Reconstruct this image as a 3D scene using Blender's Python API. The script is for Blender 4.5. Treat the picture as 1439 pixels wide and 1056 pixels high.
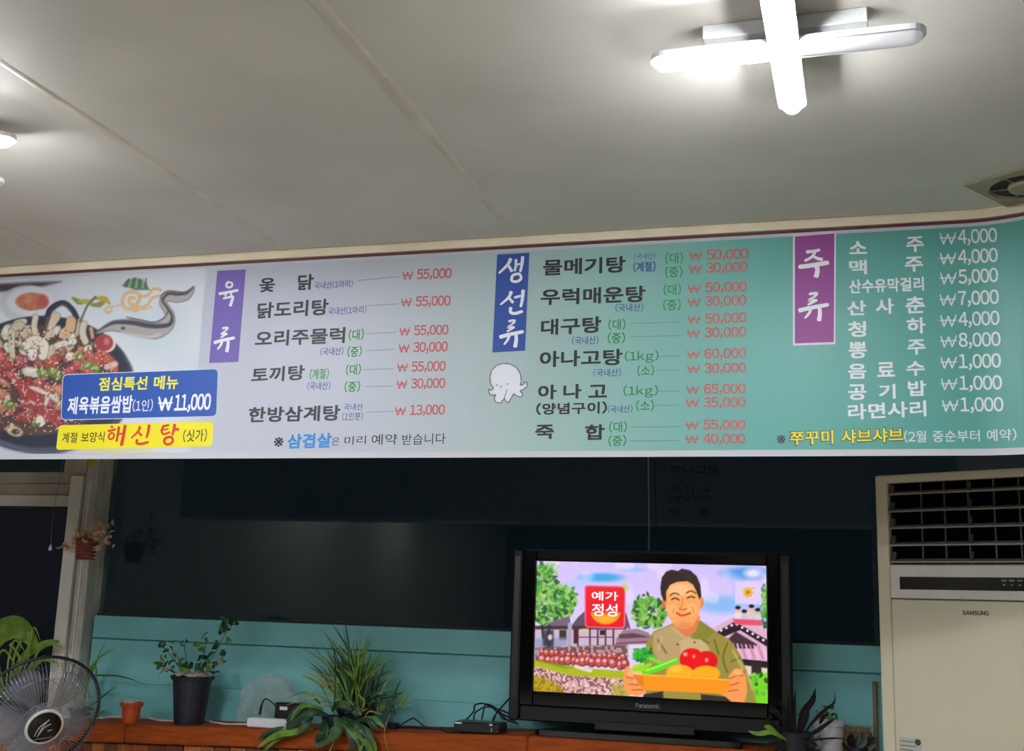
import bpy, bmesh, math, random
import numpy as np
from mathutils import Vector, Matrix

sc = bpy.context.scene
for o in list(bpy.data.objects): bpy.data.objects.remove(o, do_unlink=True)
COL = sc.collection
PI = math.pi
# ------------------------------------------------------------------ camera
W_, H_ = 1439.0, 1056.0
FPX = 1607.556
YAW, PITCH, ROLL = [math.radians(a) for a in (-16.24416, 11.35426, -1.88687)]
EYE = Vector((0, 0, 1.2))
def cam_axes():
    fwd = Vector((math.sin(YAW)*math.cos(PITCH), math.cos(YAW)*math.cos(PITCH), math.sin(PITCH)))
    right = Vector((math.cos(YAW), -math.sin(YAW), 0))
    down = fwd.cross(right)
    r = right*math.cos(ROLL) + down*math.sin(ROLL)
    d = -right*math.sin(ROLL) + down*math.cos(ROLL)
    return r, d, fwd
RX, DN, FW = cam_axes()
cd = bpy.data.cameras.new('camera'); cam = bpy.data.objects.new('camera', cd); COL.objects.link(cam)
cd.sensor_width = 36; cd.lens = FPX/W_*36; cd.clip_start = .05; cd.clip_end = 60
cam.matrix_world = Matrix.Translation(EYE) @ Matrix((RX, -DN, -FW)).transposed().to_4x4()
sc.camera = cam

# measured photograph positions taken to points on real planes of the room
def ray(px, py): return RX*((px-719.5)/FPX) + DN*((py-528)/FPX) + FW
def aty(px, py, y=4.8):
    r = ray(px, py); return EYE + r*(y/r.y)
def atz(px, py, z):
    r = ray(px, py); return EYE + r*((z-EYE.z)/r.z)
def proj(p):
    q = Vector(p)-EYE; c = q.dot(FW)
    return 719.5+FPX*q.dot(RX)/c, 528+FPX*q.dot(DN)/c

# ------------------------------------------------------------------ world, exposure
w = bpy.data.worlds.new('night'); sc.world = w; w.use_nodes = True
w.node_tree.nodes['Background'].inputs[0].default_value = (.0026, .0042, .0068, 1)
w.node_tree.nodes['Background'].inputs[1].default_value = 1.0
sc.view_settings.view_transform = 'Standard'; sc.view_settings.look = 'None'
sc.view_settings.exposure = 0.0; sc.view_settings.gamma = 1.0
sc.view_settings.use_curve_mapping = False
LAMP = 188.0          # radiance of the glowing lamp covers
LAMP_DIM = .35       # the failing arms
CEIL = 2.362

# ------------------------------------------------------------------ materials
def lin(c):
    return tuple((v/255/12.92 if v/255 <= .04045 else ((v/255+.055)/1.055)**2.4) for v in c)
MC = {}
def mat(name, rgb, rough=.6, metal=0, noise=.06, scale=12, spec=.5, trans=0, coat=0, bump=0, stretch=None):
    """procedural principled material; rgb 0-255 sRGB"""
    if name in MC: return MC[name]
    m = bpy.data.materials.new(name); m.use_nodes = True; nt = m.node_tree; N = nt.nodes; L = nt.links
    p = N['Principled BSDF']; c = lin(rgb)
    p.inputs['Roughness'].default_value = rough; p.inputs['Metallic'].default_value = metal
    p.inputs['Specular IOR Level'].default_value = spec
    p.inputs['Coat Weight'].default_value = coat
    tc = N.new('ShaderNodeTexCoord'); nz = N.new('ShaderNodeTexNoise'); nz.inputs['Scale'].default_value = scale
    nz.inputs['Detail'].default_value = 4
    if stretch:
        mp = N.new('ShaderNodeMapping'); mp.inputs['Scale'].default_value = stretch
        L.new(tc.outputs['Object'], mp.inputs[0]); L.new(mp.outputs[0], nz.inputs['Vector'])
    else: L.new(tc.outputs['Object'], nz.inputs['Vector'])
    cr = N.new('ShaderNodeValToRGB')
    cr.color_ramp.elements[0].position = .3; cr.color_ramp.elements[1].position = .7
    cr.color_ramp.elements[0].color = tuple(v*(1-noise*2) for v in c)+(1,)
    cr.color_ramp.elements[1].color = tuple(min(1, v*(1+noise)) for v in c)+(1,)
    L.new(nz.outputs['Fac'], cr.inputs[0]); L.new(cr.outputs[0], p.inputs['Base Color'])
    if bump:
        b = N.new('ShaderNodeBump'); b.inputs['Strength'].default_value = bump; b.inputs['Distance'].default_value = .002
        L.new(nz.outputs['Fac'], b.inputs['Height']); L.new(b.outputs[0], p.inputs['Normal'])
    if trans:
        out = N['Material Output']; tr = N.new('ShaderNodeBsdfTranslucent'); mx = N.new('ShaderNodeMixShader')
        L.new(cr.outputs[0], tr.inputs[0]); mx.inputs[0].default_value = trans
        L.new(p.outputs[0], mx.inputs[1]); L.new(tr.outputs[0], mx.inputs[2]); L.new(mx.outputs[0], out.inputs[0])
    MC[name] = m; return m
def emis(name, rgb, strength):
    m = bpy.data.materials.new(name); m.use_nodes = True; N = m.node_tree.nodes; p = N['Principled BSDF']
    c = lin(rgb)+(1,)
    p.inputs['Base Color'].default_value = (.8, .8, .8, 1); p.inputs['Roughness'].default_value = .4
    p.inputs['Emission Color'].default_value = c; p.inputs['Emission Strength'].default_value = strength
    return m
def attr_mat(name, emission=0, rough=.5):
    m = bpy.data.materials.new(name); m.use_nodes = True; N = m.node_tree.nodes; L = m.node_tree.links
    p = N['Principled BSDF']; a = N.new('ShaderNodeAttribute'); a.attribute_name = 'print'
    p.inputs['Roughness'].default_value = rough
    if emission:
        p.inputs['Base Color'].default_value = (.01, .01, .01, 1)
        L.new(a.outputs['Color'], p.inputs['Emission Color']); p.inputs['Emission Strength'].default_value = emission
    else: L.new(a.outputs['Color'], p.inputs['Base Color'])
    return m
def glass(name, tint=(1, 1, 1), refl=1.0, rough=.0, f0=1.5):
    m = bpy.data.materials.new(name); m.use_nodes = True; N = m.node_tree.nodes; L = m.node_tree.links
    out = N['Material Output']; N.remove(N['Principled BSDF'])
    t = N.new('ShaderNodeBsdfTransparent'); t.inputs[0].default_value = tint+(1,)
    g = N.new('ShaderNodeBsdfGlossy'); g.inputs['Roughness'].default_value = rough; g.inputs[0].default_value = (refl, refl, refl, 1)
    f = N.new('ShaderNodeFresnel'); f.inputs[0].default_value = f0; mx = N.new('ShaderNodeMixShader')
    L.new(f.outputs[0], mx.inputs[0]); L.new(t.outputs[0], mx.inputs[1]); L.new(g.outputs[0], mx.inputs[2]); L.new(mx.outputs[0], out.inputs[0])
    return m

M_ceil = mat('ceiling_sheet', (208, 203, 194), .6, noise=.05, scale=2.2, bump=.2, spec=.3)
M_seam = mat('ceiling_seam', (206, 199, 182), .5, noise=.1, scale=9)
M_cream = mat('cream_trim', (226, 212, 184), .5, noise=.05, scale=6)
M_redline = mat('maroon_strip', (92, 38, 44), .5)
M_teal = mat('teal_paint', (118, 190, 191), .5, noise=.05, scale=5, bump=.2)
M_wallc = mat('room_wall', (204, 200, 192), .8, noise=.06, scale=3)
M_wallf = mat('rear_wall', (44, 41, 40), .9, spec=.1, noise=.06, scale=3)
M_floor = mat('floor_tile', (186, 180, 168), .5, noise=.1, scale=4)
M_wood = mat('counter_wood', (166, 76, 24), .7, spec=.2, noise=.16, scale=7, stretch=(1.5, 9, 14), bump=.2)
M_plank = mat('plank_wood', (168, 92, 44), .5, noise=.22, scale=7, stretch=(14, 14, 1.5), bump=.2)
M_plank2 = mat('plank_wood_dark', (112, 56, 30), .5, noise=.22, scale=7, stretch=(14, 14, 1.5), bump=.2)
M_plank3 = mat('plank_wood_gold', (190, 120, 62), .5, noise=.22, scale=7, stretch=(14, 14, 1.5), bump=.2)
M_alu = mat('window_aluminium', (186, 174, 158), .45, metal=0, noise=.06, scale=8)
M_alu2 = mat('window_rail_pale', (226, 219, 206), .45, metal=0, noise=.05, scale=8)
M_post = mat('post_grey', (186, 182, 174), .55, noise=.12, scale=6, stretch=(8, 8, 1))
M_rubber = mat('rubber_seal', (38, 40, 44), .7)
M_black = mat('black_plastic', (13, 13, 16), .32, noise=.05)
M_gloss = mat('piano_black', (5, 5, 8), .08, noise=.0, coat=.3)
M_grey = mat('charcoal_plastic', (11, 11, 14), .5, spec=.35)
M_ac = mat('ac_cream', (223, 214, 186), .45, noise=.02, scale=3)
M_acs = mat('ac_silver', (226, 224, 214), .45, noise=.03)
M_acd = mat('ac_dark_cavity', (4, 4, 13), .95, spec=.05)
M_louv = mat('ac_louvre', (150, 146, 132), .45)
M_vane = mat('ac_vane', (84, 82, 80), .5)
M_white = mat('white_plastic', (225, 226, 232), .35, noise=.02)
M_dirtyw = mat('vent_plastic', (150, 140, 112), .5, noise=.12, scale=14)
M_vhole = mat('vent_recess_brown', (52, 44, 32), .8, noise=.15)  # dark brown of the disc behind the grille
M_orange = mat('terracotta_plastic', (196, 82, 44), .45, noise=.06)
M_potblk = mat('nursery_pot_black', (30, 32, 44), .45, noise=.08)
M_soil = mat('soil', (88, 72, 60), .95, noise=.4, scale=60, bump=.6)
M_pale = mat('pale_pebbles', (196, 176, 166), .9, noise=.3, scale=80, bump=.6)
M_leaf = mat('leaf_mid', (106, 148, 64), .5, noise=.25, scale=20, trans=.25)
M_leafd = mat('leaf_dark', (40, 78, 46), .45, noise=.25, scale=20, trans=.2)
M_leafb = mat('leaf_bluegreen', (78, 112, 72), .5, noise=.25, scale=20, trans=.2)
M_leafl = mat('leaf_lime', (132, 170, 62), .5, noise=.2, scale=20, trans=.3)
M_straw = mat('leaf_straw', (172, 150, 96), .7, noise=.2, scale=20, trans=.2)
M_dry = mat('leaf_dry_tan', (236, 188, 146), .8, noise=.25, scale=30, trans=.2)
M_burg = mat('leaf_burgundy_shaded', (20, 10, 12), .6, noise=.2, scale=20, spec=.15)  # shade beside the television is put into this leaf colour
M_burg2 = mat('leaf_green_shaded', (16, 24, 15), .6, noise=.2, scale=20, spec=.15)  # green leaf colour, likewise darkened for the shade there
M_stem = mat('plant_stem', (86, 84, 52), .7, noise=.2, scale=30)
M_wick = mat('basket_red', (128, 62, 48), .6, noise=.2, scale=40)
M_reed = mat('reed_tan', (140, 112, 82), .8, noise=.25, scale=40, stretch=(30, 30, 2))
M_steel = mat('fan_wire', (170, 174, 178), .22, metal=.7, noise=.0)
M_ring = mat('fan_ring', (20, 22, 26), .35)
M_blade = mat('fan_blade', (176, 180, 196), .18, noise=.05, coat=.6)
def see_through(m, a):
    nt = m.node_tree; N = nt.nodes; out = N['Material Output']; t = N.new('ShaderNodeBsdfTransparent'); mx = N.new('ShaderNodeMixShader'); mx.inputs[0].default_value = a
    src = out.inputs[0].links[0].from_socket; nt.links.new(src, mx.inputs[1]); nt.links.new(t.outputs[0], mx.inputs[2]); nt.links.new(mx.outputs[0], out.inputs[0]); return m
see_through(M_blade, .42)
M_cord = mat('cord_white', (222, 220, 214), .5)
M_cordb = mat('cord_black', (16, 20, 22), .5)
M_cordg = mat('cord_grey', (120, 128, 126), .5)
M_yel = mat('yellow_tape', (196, 170, 70), .6, noise=.1)
M_glass = glass('night_pane', (.85, 1, .95), 1.0, 0.0, 1.46)
M_glass2 = glass('night_pane_left', (1.0, .9, 1.0), 1.0, 0.0, 1.38)
M_bag = see_through(mat('clear_bag', (226, 232, 232), .22, noise=.3, scale=25, spec=.6, trans=.4), .74)

# ------------------------------------------------------------------ mesh helpers
def obj(name, bm, m, parent=None, smooth=False, local=False):
    me = bpy.data.meshes.new(name)
    if parent is not None and not local:
        root = parent; off = Vector((0, 0, 0))
        while root is not None: off += root.location; root = root.parent
        bmesh.ops.translate(bm, verts=bm.verts, vec=-off)
    bm.to_mesh(me); bm.free()
    for x in (m if isinstance(m, (list, tuple)) else [m]): me.materials.append(x)
    if smooth:
        for p in me.polygons: p.use_smooth = True
    o = bpy.data.objects.new(name, me); COL.objects.link(o)
    if parent is not None: o.parent = parent
    return o
def thing(name, label, cat, loc=(0, 0, 0), rz=0, group=None):
    o = bpy.data.objects.new(name, None); COL.objects.link(o); o.location = loc; o.rotation_euler = (0, 0, rz)
    o['label'] = label; o['category'] = cat
    if group: o['group'] = group
    return o
def tag(o, label, cat, group=None):
    o['label'] = label; o['category'] = cat
    if group: o['group'] = group
    return o
def struct(o): o['kind'] = 'structure'; return o
def NB(): return bmesh.new()
def box(bm, a, b, bev=0, seg=1):
    """axis box between corners a, b"""
    lo = [min(a[i], b[i]) for i in range(3)]; hi = [max(a[i], b[i]) for i in range(3)]
    r = bmesh.ops.create_cube(bm, size=1)
    for v in r['verts']:
        v.co = Vector([lo[i]+(v.co[i]+.5)*(hi[i]-lo[i]) for i in range(3)])
    if bev:
        ed = list({e for v in r['verts'] for e in v.link_edges})
        bmesh.ops.bevel(bm, geom=ed, offset=bev, segments=seg, profile=.5, affect='EDGES')
    return bm
def ring_pts(c, t, r, n, up=Vector((0, 0, 1)), r2=None):
    t = t.normalized(); u = t.cross(up)
    if u.length < 1e-4: u = t.cross(Vector((1, 0, 0)))
    u.normalize(); v = u.cross(t)
    return [c + u*math.cos(2*PI*k/n)*r + v*math.sin(2*PI*k/n)*(r2 or r) for k in range(n)]
def tube(bm, pts, r, n=6, cap=True):
    pts = [Vector(p) for p in pts]; rr = r if isinstance(r, (list, tuple)) else [r]*len(pts); prev = None
    for i, p in enumerate(pts):
        t = (pts[min(i+1, len(pts)-1)]-pts[max(i-1, 0)])
        vs = [bm.verts.new(q) for q in ring_pts(p, t, rr[i], n, Vector((.03, .02, 1)))]
        if prev:
            for k in range(n): bm.faces.new((prev[k], prev[(k+1) % n], vs[(k+1) % n], vs[k]))
        elif cap: bm.faces.new(vs[::-1])
        prev = vs
    if cap: bm.faces.new(prev)
    return bm
def smoothpath(pts, n=6):
    P = [Vector(p) for p in pts]; out = []
    for i in range(len(P)-1):
        a = P[max(i-1, 0)]; b = P[i]; c = P[i+1]; d = P[min(i+2, len(P)-1)]
        for k in range(n):
            t = k/n
            out.append(.5*((2*b)+(c-a)*t+(2*a-5*b+4*c-d)*t*t+(-a+3*b-3*c+d)*t**3))
    out.append(P[-1]); return out
def lathe(bm, prof, c=(0, 0, 0), n=24, axis=Vector((0, 0, 1)), cap0=True, cap1=True, sx=1, sy=1):
    axis = Vector(axis).normalized(); q = Vector((0, 0, 1)).rotation_difference(axis); c = Vector(c); prev = None
    for i, (r, z) in enumerate(prof):
        vs = [bm.verts.new(c + q @ Vector((math.cos(2*PI*k/n)*r*sx, math.sin(2*PI*k/n)*r*sy, z))) for k in range(n)]
        if prev:
            for k in range(n): bm.faces.new((prev[k], prev[(k+1) % n], vs[(k+1) % n], vs[k]))
        elif cap0: bm.faces.new(vs[::-1])
        prev = vs
    if cap1: bm.faces.new(prev)
    return bm
def prism(bm, pts, d):
    """closed polygon of points extruded by vector d"""
    d = Vector(d); a = [bm.verts.new(Vector(p)) for p in pts]; b = [bm.verts.new(Vector(p)+d) for p in pts]
    bm.faces.new(a); bm.faces.new(b[::-1]); n = len(a)
    for k in range(n): bm.faces.new((a[(k+1) % n], a[k], b[k], b[(k+1) % n]))
    return bm
def blade(bm, p0, p1, wdt, droop=.3, n=7, fold=.25, prof=None, side=None):
    """one leaf: a folded, arched blade from p0 to p1"""
    p0 = Vector(p0); p1 = Vector(p1); L = (p1-p0).length; d = (p1-p0)/max(L, 1e-6)
    s = side if side is not None else d.cross(Vector((0, 1, .2)))
    if s.length < 1e-3: s = Vector((1, 0, 0))
    s = s.normalized(); nn = s.cross(d).normalized(); prev = None
    for i in range(n+1):
        t = i/n; c = p0.lerp(p1, t) + Vector((0, 0, 1))*droop*L*4*t*(1-t)*.5
        w_ = wdt*(prof(t) if prof else (math.sin(PI*min(1, .12+t*.88))**.7))
        if i == n: w_ = wdt*.03
        vs = [bm.verts.new(c - s*w_/2 + nn*fold*w_), bm.verts.new(c), bm.verts.new(c + s*w_/2 + nn*fold*w_)]
        if prev:
            bm.faces.new((prev[0], prev[1], vs[1], vs[0])); bm.faces.new((prev[1], prev[2], vs[2], vs[1]))
        prev = vs
    return bm

# ------------------------------------------------------------------ the room
X0, X1, Y0, Y1 = -4.75, 2.9, -6.6, 4.8
bm = NB(); box(bm, (X0-.1, Y0-.1, -.1), (X1+.1, Y1+.1, 0)); struct(obj('floor', bm, M_floor))
bm = NB(); box(bm, (X0-.1, Y0-.1, CEIL+.006), (X1+.1, Y1+.1, CEIL+.1)); CE = struct(obj('ceiling', bm, M_ceil))
xs = [-4.75, -4.261, -3.441, -2.621, -1.80, -.977, .667, 1.49, 2.9]
for i in range(len(xs)-1):
    for (ya, yb) in ((Y0, -3.2), (-3.2, -.8), (-.8, 1.62), (1.62, 3.37)):
        bm = NB(); box(bm, (xs[i]+.0012, ya+.0012, CEIL), (xs[i+1]-.0012, yb-.0012, CEIL+.006)); obj('ceiling_panel', bm, M_ceil, CE)
random.seed(3)
for x in (-1.80, -.977):       # the bulging joint strips between the ceiling sheets
    bm = NB(); prev = None
    n = 50
    for k in range(n+1):
        y = Y0+.02+(3.35-Y0)*k/n; ww = .016+.005*math.sin(k*1.7)+.003*random.random(); dx = .004*math.sin(k*.5+x)
        h = .0014+.0006*math.sin(k*.9)
        vs = [bm.verts.new((x+dx-ww, y, CEIL+.0005)), bm.verts.new((x+dx-ww*.4, y, CEIL-h)), bm.verts.new((x+dx+ww*.4, y, CEIL-h)), bm.verts.new((x+dx+ww, y, CEIL+.0005))]
        if prev:
            for j in range(3): bm.faces.new((prev[j], prev[j+1], vs[j+1], vs[j]))
        prev = vs
    obj('seam_strip', bm, M_seam, CE, smooth=True)
bm = NB(); box(bm, (X0-.1, Y0, 0), (X0, Y1, CEIL+.006)); struct(obj('wall_left', bm, mat('left_wall', (92, 87, 80), .8)))
bm = NB(); box(bm, (X1, Y0, 0), (X1+.1, Y1, CEIL+.006)); struct(obj('wall_right', bm, M_wallc))
bm = NB(); box(bm, (X0-.1, Y0-.1, 0), (X1+.1, Y0, CEIL+.006)); struct(obj('wall_front', bm, M_wallf))
# back wall: painted boards below the long night window
bm = NB(); box(bm, (-3.46, Y1+.022, 0), (X1, Y1+.1, 1.08)); box(bm, (X0-.1, Y1+.03, 2.25), (X1+.1, Y1+.1, CEIL+.006))
box(bm, (X0, Y1+.022, 0), (-3.46, Y1+.1, .62))
WB = struct(obj('wall_back', bm, M_teal))
for (za, zb) in ((.02, .40), (.404, .7870), (.7878, .981), (.987, 1.089)):
    for (xa, xb) in ((-3.425, -.9), (-.897, X1)):
        bm = NB(); box(bm, (xa, Y1, za), (xb, Y1+.022, zb), .0015); obj('wall_board', bm, M_teal, WB)
# the cream moulding where the ceiling meets the banner, with its maroon lower strip
def bend(x): return 0 if x < .36 else (x-.36)**2*1.5
def strip_along(y, za, zb, th, xa, xb, n=160):
    bm = NB(); prev = None
    for k in range(n+1):
        x = xa+(xb-xa)*k/n; yy = y-min(bend(x), .07)
        vs = [bm.verts.new(q) for q in ((x, yy, za), (x, yy, zb), (x, yy+th, zb), (x, yy+th, za))]
        if prev:
            for j in range(4): bm.faces.new((prev[j], prev[(j+1) % 4], vs[(j+1) % 4], vs[j]))
        else: bm.faces.new(vs[::-1])
        prev = vs
    bm.faces.new(prev); return bm
T1 = struct(obj('trim_1', strip_along(3.378, 2.3355, CEIL+.004, .04, X0, X1), M_cream))
struct(obj('trim_2', strip_along(3.386, 2.330, 2.3355, .03, X0, X1), M_redline))
bm = NB(); box(bm, (X0, 3.43, 2.24), (X1, 3.50, CEIL+.006)); struct(obj('trim_4', bm, M_wallc))

# big night window
bm = NB(); box(bm, (-3.44, Y1+.036, 1.089), (X1, Y1+.09, 1.10)); box(bm, (-3.44, Y1+.036, 2.24), (X1, Y1+.09, 2.26))
W1 = struct(obj('window_1', bm, M_rubber))
bm = NB(); box(bm, (-3.44, Y1+.045, 1.095), (X1, Y1+.0465, 2.25)); obj('glass_pane', bm, M_glass, W1)
# left sliding window
bm = NB(); box(bm, (X0, Y1-.03, 1.602), (-3.60, Y1+.06, 1.655), .002); W2 = struct(obj('window_2', bm, M_alu2))
bm = NB(); box(bm, (X0, Y1-.012, 1.655), (-3.60, Y1+.05, 1.712), .002); box(bm, (-3.64, Y1-.012, 1.712), (-3.60, Y1+.05, 2.25), .002); obj('upper_frame', bm, M_alu, W2)
bm = NB(); box(bm, (X0, Y1-.002, 1.714), (-3.642, Y1+.04, 1.772), .002); box(bm, (-3.682, Y1-.002, 1.772), (-3.642, Y1+.04, 2.25), .002); obj('sash', bm, M_alu, W2)
bm = NB(); box(bm, (X0, Y1+.01, 1.772), (-3.682, Y1+.0115, 2.25)); obj('glass_pane', bm, M_glass, W2)
bm = NB(); box(bm, (X0, Y1-.004, 1.588), (-3.60, Y1+.05, 1.602)); obj('rubber_seal', bm, M_rubber, W2)
bm = NB(); box(bm, (X0, Y1+.01, .66), (-3.60, Y1+.0115, 1.588)); obj('glass_pane', bm, M_glass2, W2)
bm = NB(); box(bm, (X0, Y1-.02, .62), (-3.60, Y1+.05, .66), .002); obj('bottom_rail', bm, M_alu, W2)
# post between the windows
bm = NB(); box(bm, (-3.50, Y1-.07, .625), (-3.435, Y1+.08, 2.25), .003)
PO = struct(obj('trim_3', bm, M_post))
bm = NB(); box(bm, (-3.575, Y1-.085, .625), (-3.508, Y1+.08, 1.745), .003); obj('jamb', bm, M_alu2, PO)
bm = NB(); box(bm, (-3.575, Y1-.06, 1.748), (-3.508, Y1+.08, 2.25), .002); obj('jamb_upper', bm, M_alu, PO)
bm = NB(); box(bm, (-3.494, Y1-.0735, 1.79), (-3.442, Y1-.0705, 1.93)); obj('yellow_tape', bm, M_yel, PO)
bm = NB(); box(bm, (-3.472, Y1-.078, .75), (-3.466, Y1-.0705, 1.72)); obj('corner_bead', bm, M_alu2, PO)
# ------------------------------------------------------------------ ceiling lamps
M_on = emis('lamp_cover_lit', (246, 250, 255), LAMP); M_dim = emis('lamp_cover_dim', (236, 238, 240), LAMP_DIM); M_dim.node_tree.nodes['Principled BSDF'].inputs['Base Color'].default_value = (.3, .3, .31, 1)
M_base = mat('lamp_base', (214, 214, 214), .5)
def capsule(bm, a, b, w_, h_, n=10, m=6, prof_=None):
    """long rounded cover, flat on top"""
    a = Vector(a); b = Vector(b); d = (b-a).normalized(); s = Vector((-d.y, d.x, 0))
    out = []
    for k in range(n+1):
        an = -PI/2+PI*k/n; out.append((b-d*w_/2)+d*math.cos(an)*w_/2+s*math.sin(an)*w_/2)
    for k in range(n+1):
        an = PI/2+PI*k/n; out.append((a+d*w_/2)+d*math.cos(an)*w_/2+s*math.sin(an)*w_/2)
    cen = (a+b)/2; rows = []; prof_ = prof_ or ((0.02, 0), (.10, h_*.42), (.27, h_*.83), (.5, h_))
    for (f, z) in prof_:
        hl = (b-a).length/2-w_/2; rows.append([bm.verts.new(p.lerp(cen+d*max(-hl, min(hl, (p-cen).dot(d))), min(.94, 1.8*f))+Vector((0, 0, -z))) for p in out])
    K = len(out)
    for i in range(len(rows)-1):
        for k in range(K): bm.faces.new((rows[i][k], rows[i][(k+1) % K], rows[i+1][(k+1) % K], rows[i+1][k]))
    bm.faces.new(rows[0][::-1]); bm.faces.new(rows[-1])
    bmesh.ops.recalc_face_normals(bm, faces=bm.faces); return bm
def cross_lamp(x, y, label, dims, rz=0.0):
    t = thing('ceiling_light', label, 'lamp', (x, y, CEIL), rz, 'cross shaped ceiling lights')
    Z = -.052
    bm = NB(); box(bm, (-.16, -.016, -.03), (.16, .016, 0), .002); box(bm, (-.016, -.16, -.03), (.016, .16, 0), .002); box(bm, (-.03, -.03, -.05), (.03, .03, -.02), .002); obj('base_bracket', bm, M_base, t, local=True)
    for s in (-1, 1):
        bm = NB(); box(bm, (s*.07, .018, -.028), (s*.15, .045, 0), .002); obj('terminal_box', bm, M_base, t, local=True)
    dirs = [(-1, 0), (1, 0), (0, 1), (0, -1)]
    for i, (dx, dy) in enumerate(dirs):
        bm = NB(); L1 = .262 if dx else .288; capsule(bm, (dx*.012, dy*.012, Z), (dx*L1, dy*L1, Z), .05, .023)
        hb = NB(); L1 = .262 if dx else .288
        capsule(hb, (dx*.012, dy*.012, Z), (dx*(L1+.004), dy*(L1+.004), Z), .060, .012, prof_=((0, 0), (0, .012), (.05, .012))); obj('lamp_tray', hb, M_base, t, local=True)
        bmesh.ops.translate(bm, verts=bm.verts, vec=(0, 0, -.0085))
        c = obj('lamp_cover', bm, M_dim if i in dims else M_on, t, smooth=True, local=True)
        if i in dims: c['label'] = 'dim grey lamp cover'
    return t
cross_lamp(-.088, 2.155, 'white cross shaped ceiling light above the banner with one dim right arm', (1,), math.radians(-1.0))
cross_lamp(-2.225, 2.215, 'white cross shaped ceiling light cut by the left edge of the photo', (2,), math.radians(2))
for (x, y, wh) in ((-2.225, .0, 'left of the camera'), (-4.2, .0, 'by the left wall'), (-4.2, -2.2, 'at the rear by the left wall'), (-2.225, -2.2, 'at the rear left'), (-3.2, -4.4, 'at the far rear left'), (-1.1, -4.4, 'at the far rear middle')):
    cross_lamp(x, y, 'unseen white cross shaped ceiling light added for its light, %s' % wh, ())  # unseen lamps added to brighten the wall, jamb and air conditioner

# ------------------------------------------------------------------ exhaust vent in the ceiling
vt = thing('ceiling_vent', 'square yellowed ceiling vent with round grille, in the right corner above the banner', 'vent', (.503, 3.185, CEIL), math.radians(-34))
bm = NB(); S = .118; N_ = 32
outer = []
for k in range(N_):
    a = 2*PI*k/N_; c_, s_ = math.cos(a), math.sin(a); q = S/max(abs(c_), abs(s_)); outer.append((c_*q, s_*q))
rows = []
for z, f in ((0, 0), (-.008, 0)):
    rows.append([bm.verts.new((p[0], p[1], z)) for p in outer])
rows.append([bm.verts.new((math.cos(2*PI*k/N_)*.098, math.sin(2*PI*k/N_)*.098, -.012)) for k in range(N_)])
rows.append([bm.verts.new((math.cos(2*PI*k/N_)*.094, math.sin(2*PI*k/N_)*.094, -.003)) for k in range(N_)])
for i in range(3):
    for k in range(N_): bm.faces.new((rows[i][k], rows[i][(k+1) % N_], rows[i+1][(k+1) % N_], rows[i+1][k]))
obj('vent_plate', bm, M_dirtyw, vt, local=True)
bm = NB(); lathe(bm, [(.094, -.0035), (.094, -.001)], n=32); obj('vent_recess', bm, M_vhole, vt, local=True)
bm = NB(); lathe(bm, [(.03, -.020), (.046, -.017), (.05, -.010), (.05, -.004)], n=28); obj('vent_hub', bm, M_dirtyw, vt, local=True)
for k in range(6):
    a = k*PI/3+.3; bm = NB(); d = Vector((math.cos(a), math.sin(a), 0))
    tube(bm, [d*.048+Vector((0, 0, -.008)), d*.096+Vector((0, 0, -.007))], .0022, 5); obj('vent_spoke', bm, M_dirtyw, vt, local=True)
# ------------------------------------------------------------------ the menu banner
BY = 3.4
def bpt(px, py, off=0.0):
    p = aty(px, py, BY); p.y = BY-min(bend(p.x), .07)-off; return p
BR = thing('menu_banner', 'long printed menu banner with prices, white fading to teal, hung under the ceiling', 'banner', (-1.36, BY, 1.651))
def sheet(xa, xb, za, zb, off, th, n, m, name, m2=None):
    bm = NB(); prev = None
    for k in range(n+1):
        x = xa+(xb-xa)*k/n; wv = .0015*math.sin(x*5.1)*1.0; yy = BY-min(bend(x), .07)-off
        vs = [bm.verts.new(q) for q in ((x, yy, za), (x, yy, zb), (x, yy+th, zb), (x, yy+th, za))]
        if prev:
            for j in range(4): bm.faces.new((prev[j], prev[(j+1) % 4], vs[(j+1) % 4], vs[j]))
        else: bm.faces.new(vs[::-1])
        prev = vs
    bm.faces.new(prev); bmesh.ops.recalc_face_normals(bm, faces=bm.faces)
    return obj(name, bm, m, BR)
M_vinyl = mat('vinyl_white', (226, 226, 232), .42, noise=.01, trans=.3)
M_bg = bpy.data.materials.new('banner_gradient'); M_bg.use_nodes = True
nt = M_bg.node_tree; N = nt.nodes; L = nt.links; p = N['Principled BSDF']; p.inputs['Roughness'].default_value = .42
tc = N.new('ShaderNodeTexCoord'); sp = N.new('ShaderNodeSeparateXYZ'); mr = N.new('ShaderNodeMapRange'); cr = N.new('ShaderNodeValToRGB')
L.new(tc.outputs['Object'], sp.inputs[0]); L.new(sp.outputs['X'], mr.inputs[0])
mr.inputs[1].default_value = -1.95; mr.inputs[2].default_value = 1.95     # local x of the sheet
ramp = [(0, (214, 220, 232)), (.27, (218, 220, 234)), (.46, (214, 218, 230)), (.56, (206, 219, 222)), (.66, (172, 212, 206)), (.76, (128, 200, 190)), (.80, (116, 196, 186)), (1, (102, 182, 170))]  # printed white-to-teal fade, its right end also darkened for light falloff
els = cr.color_ramp.elements
while len(els) < len(ramp): els.new(.5)
for e, (q, c) in zip(els, ramp): e.position = q; e.color = lin(c)+(1,)
L.new(mr.outputs[0], cr.inputs[0]); L.new(cr.outputs[0], p.inputs['Base Color'])
tr = N.new('ShaderNodeBsdfTranslucent'); L.new(cr.outputs[0], tr.inputs[0]); mx = N.new('ShaderNodeMixShader'); mx.inputs[0].default_value = .3
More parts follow.
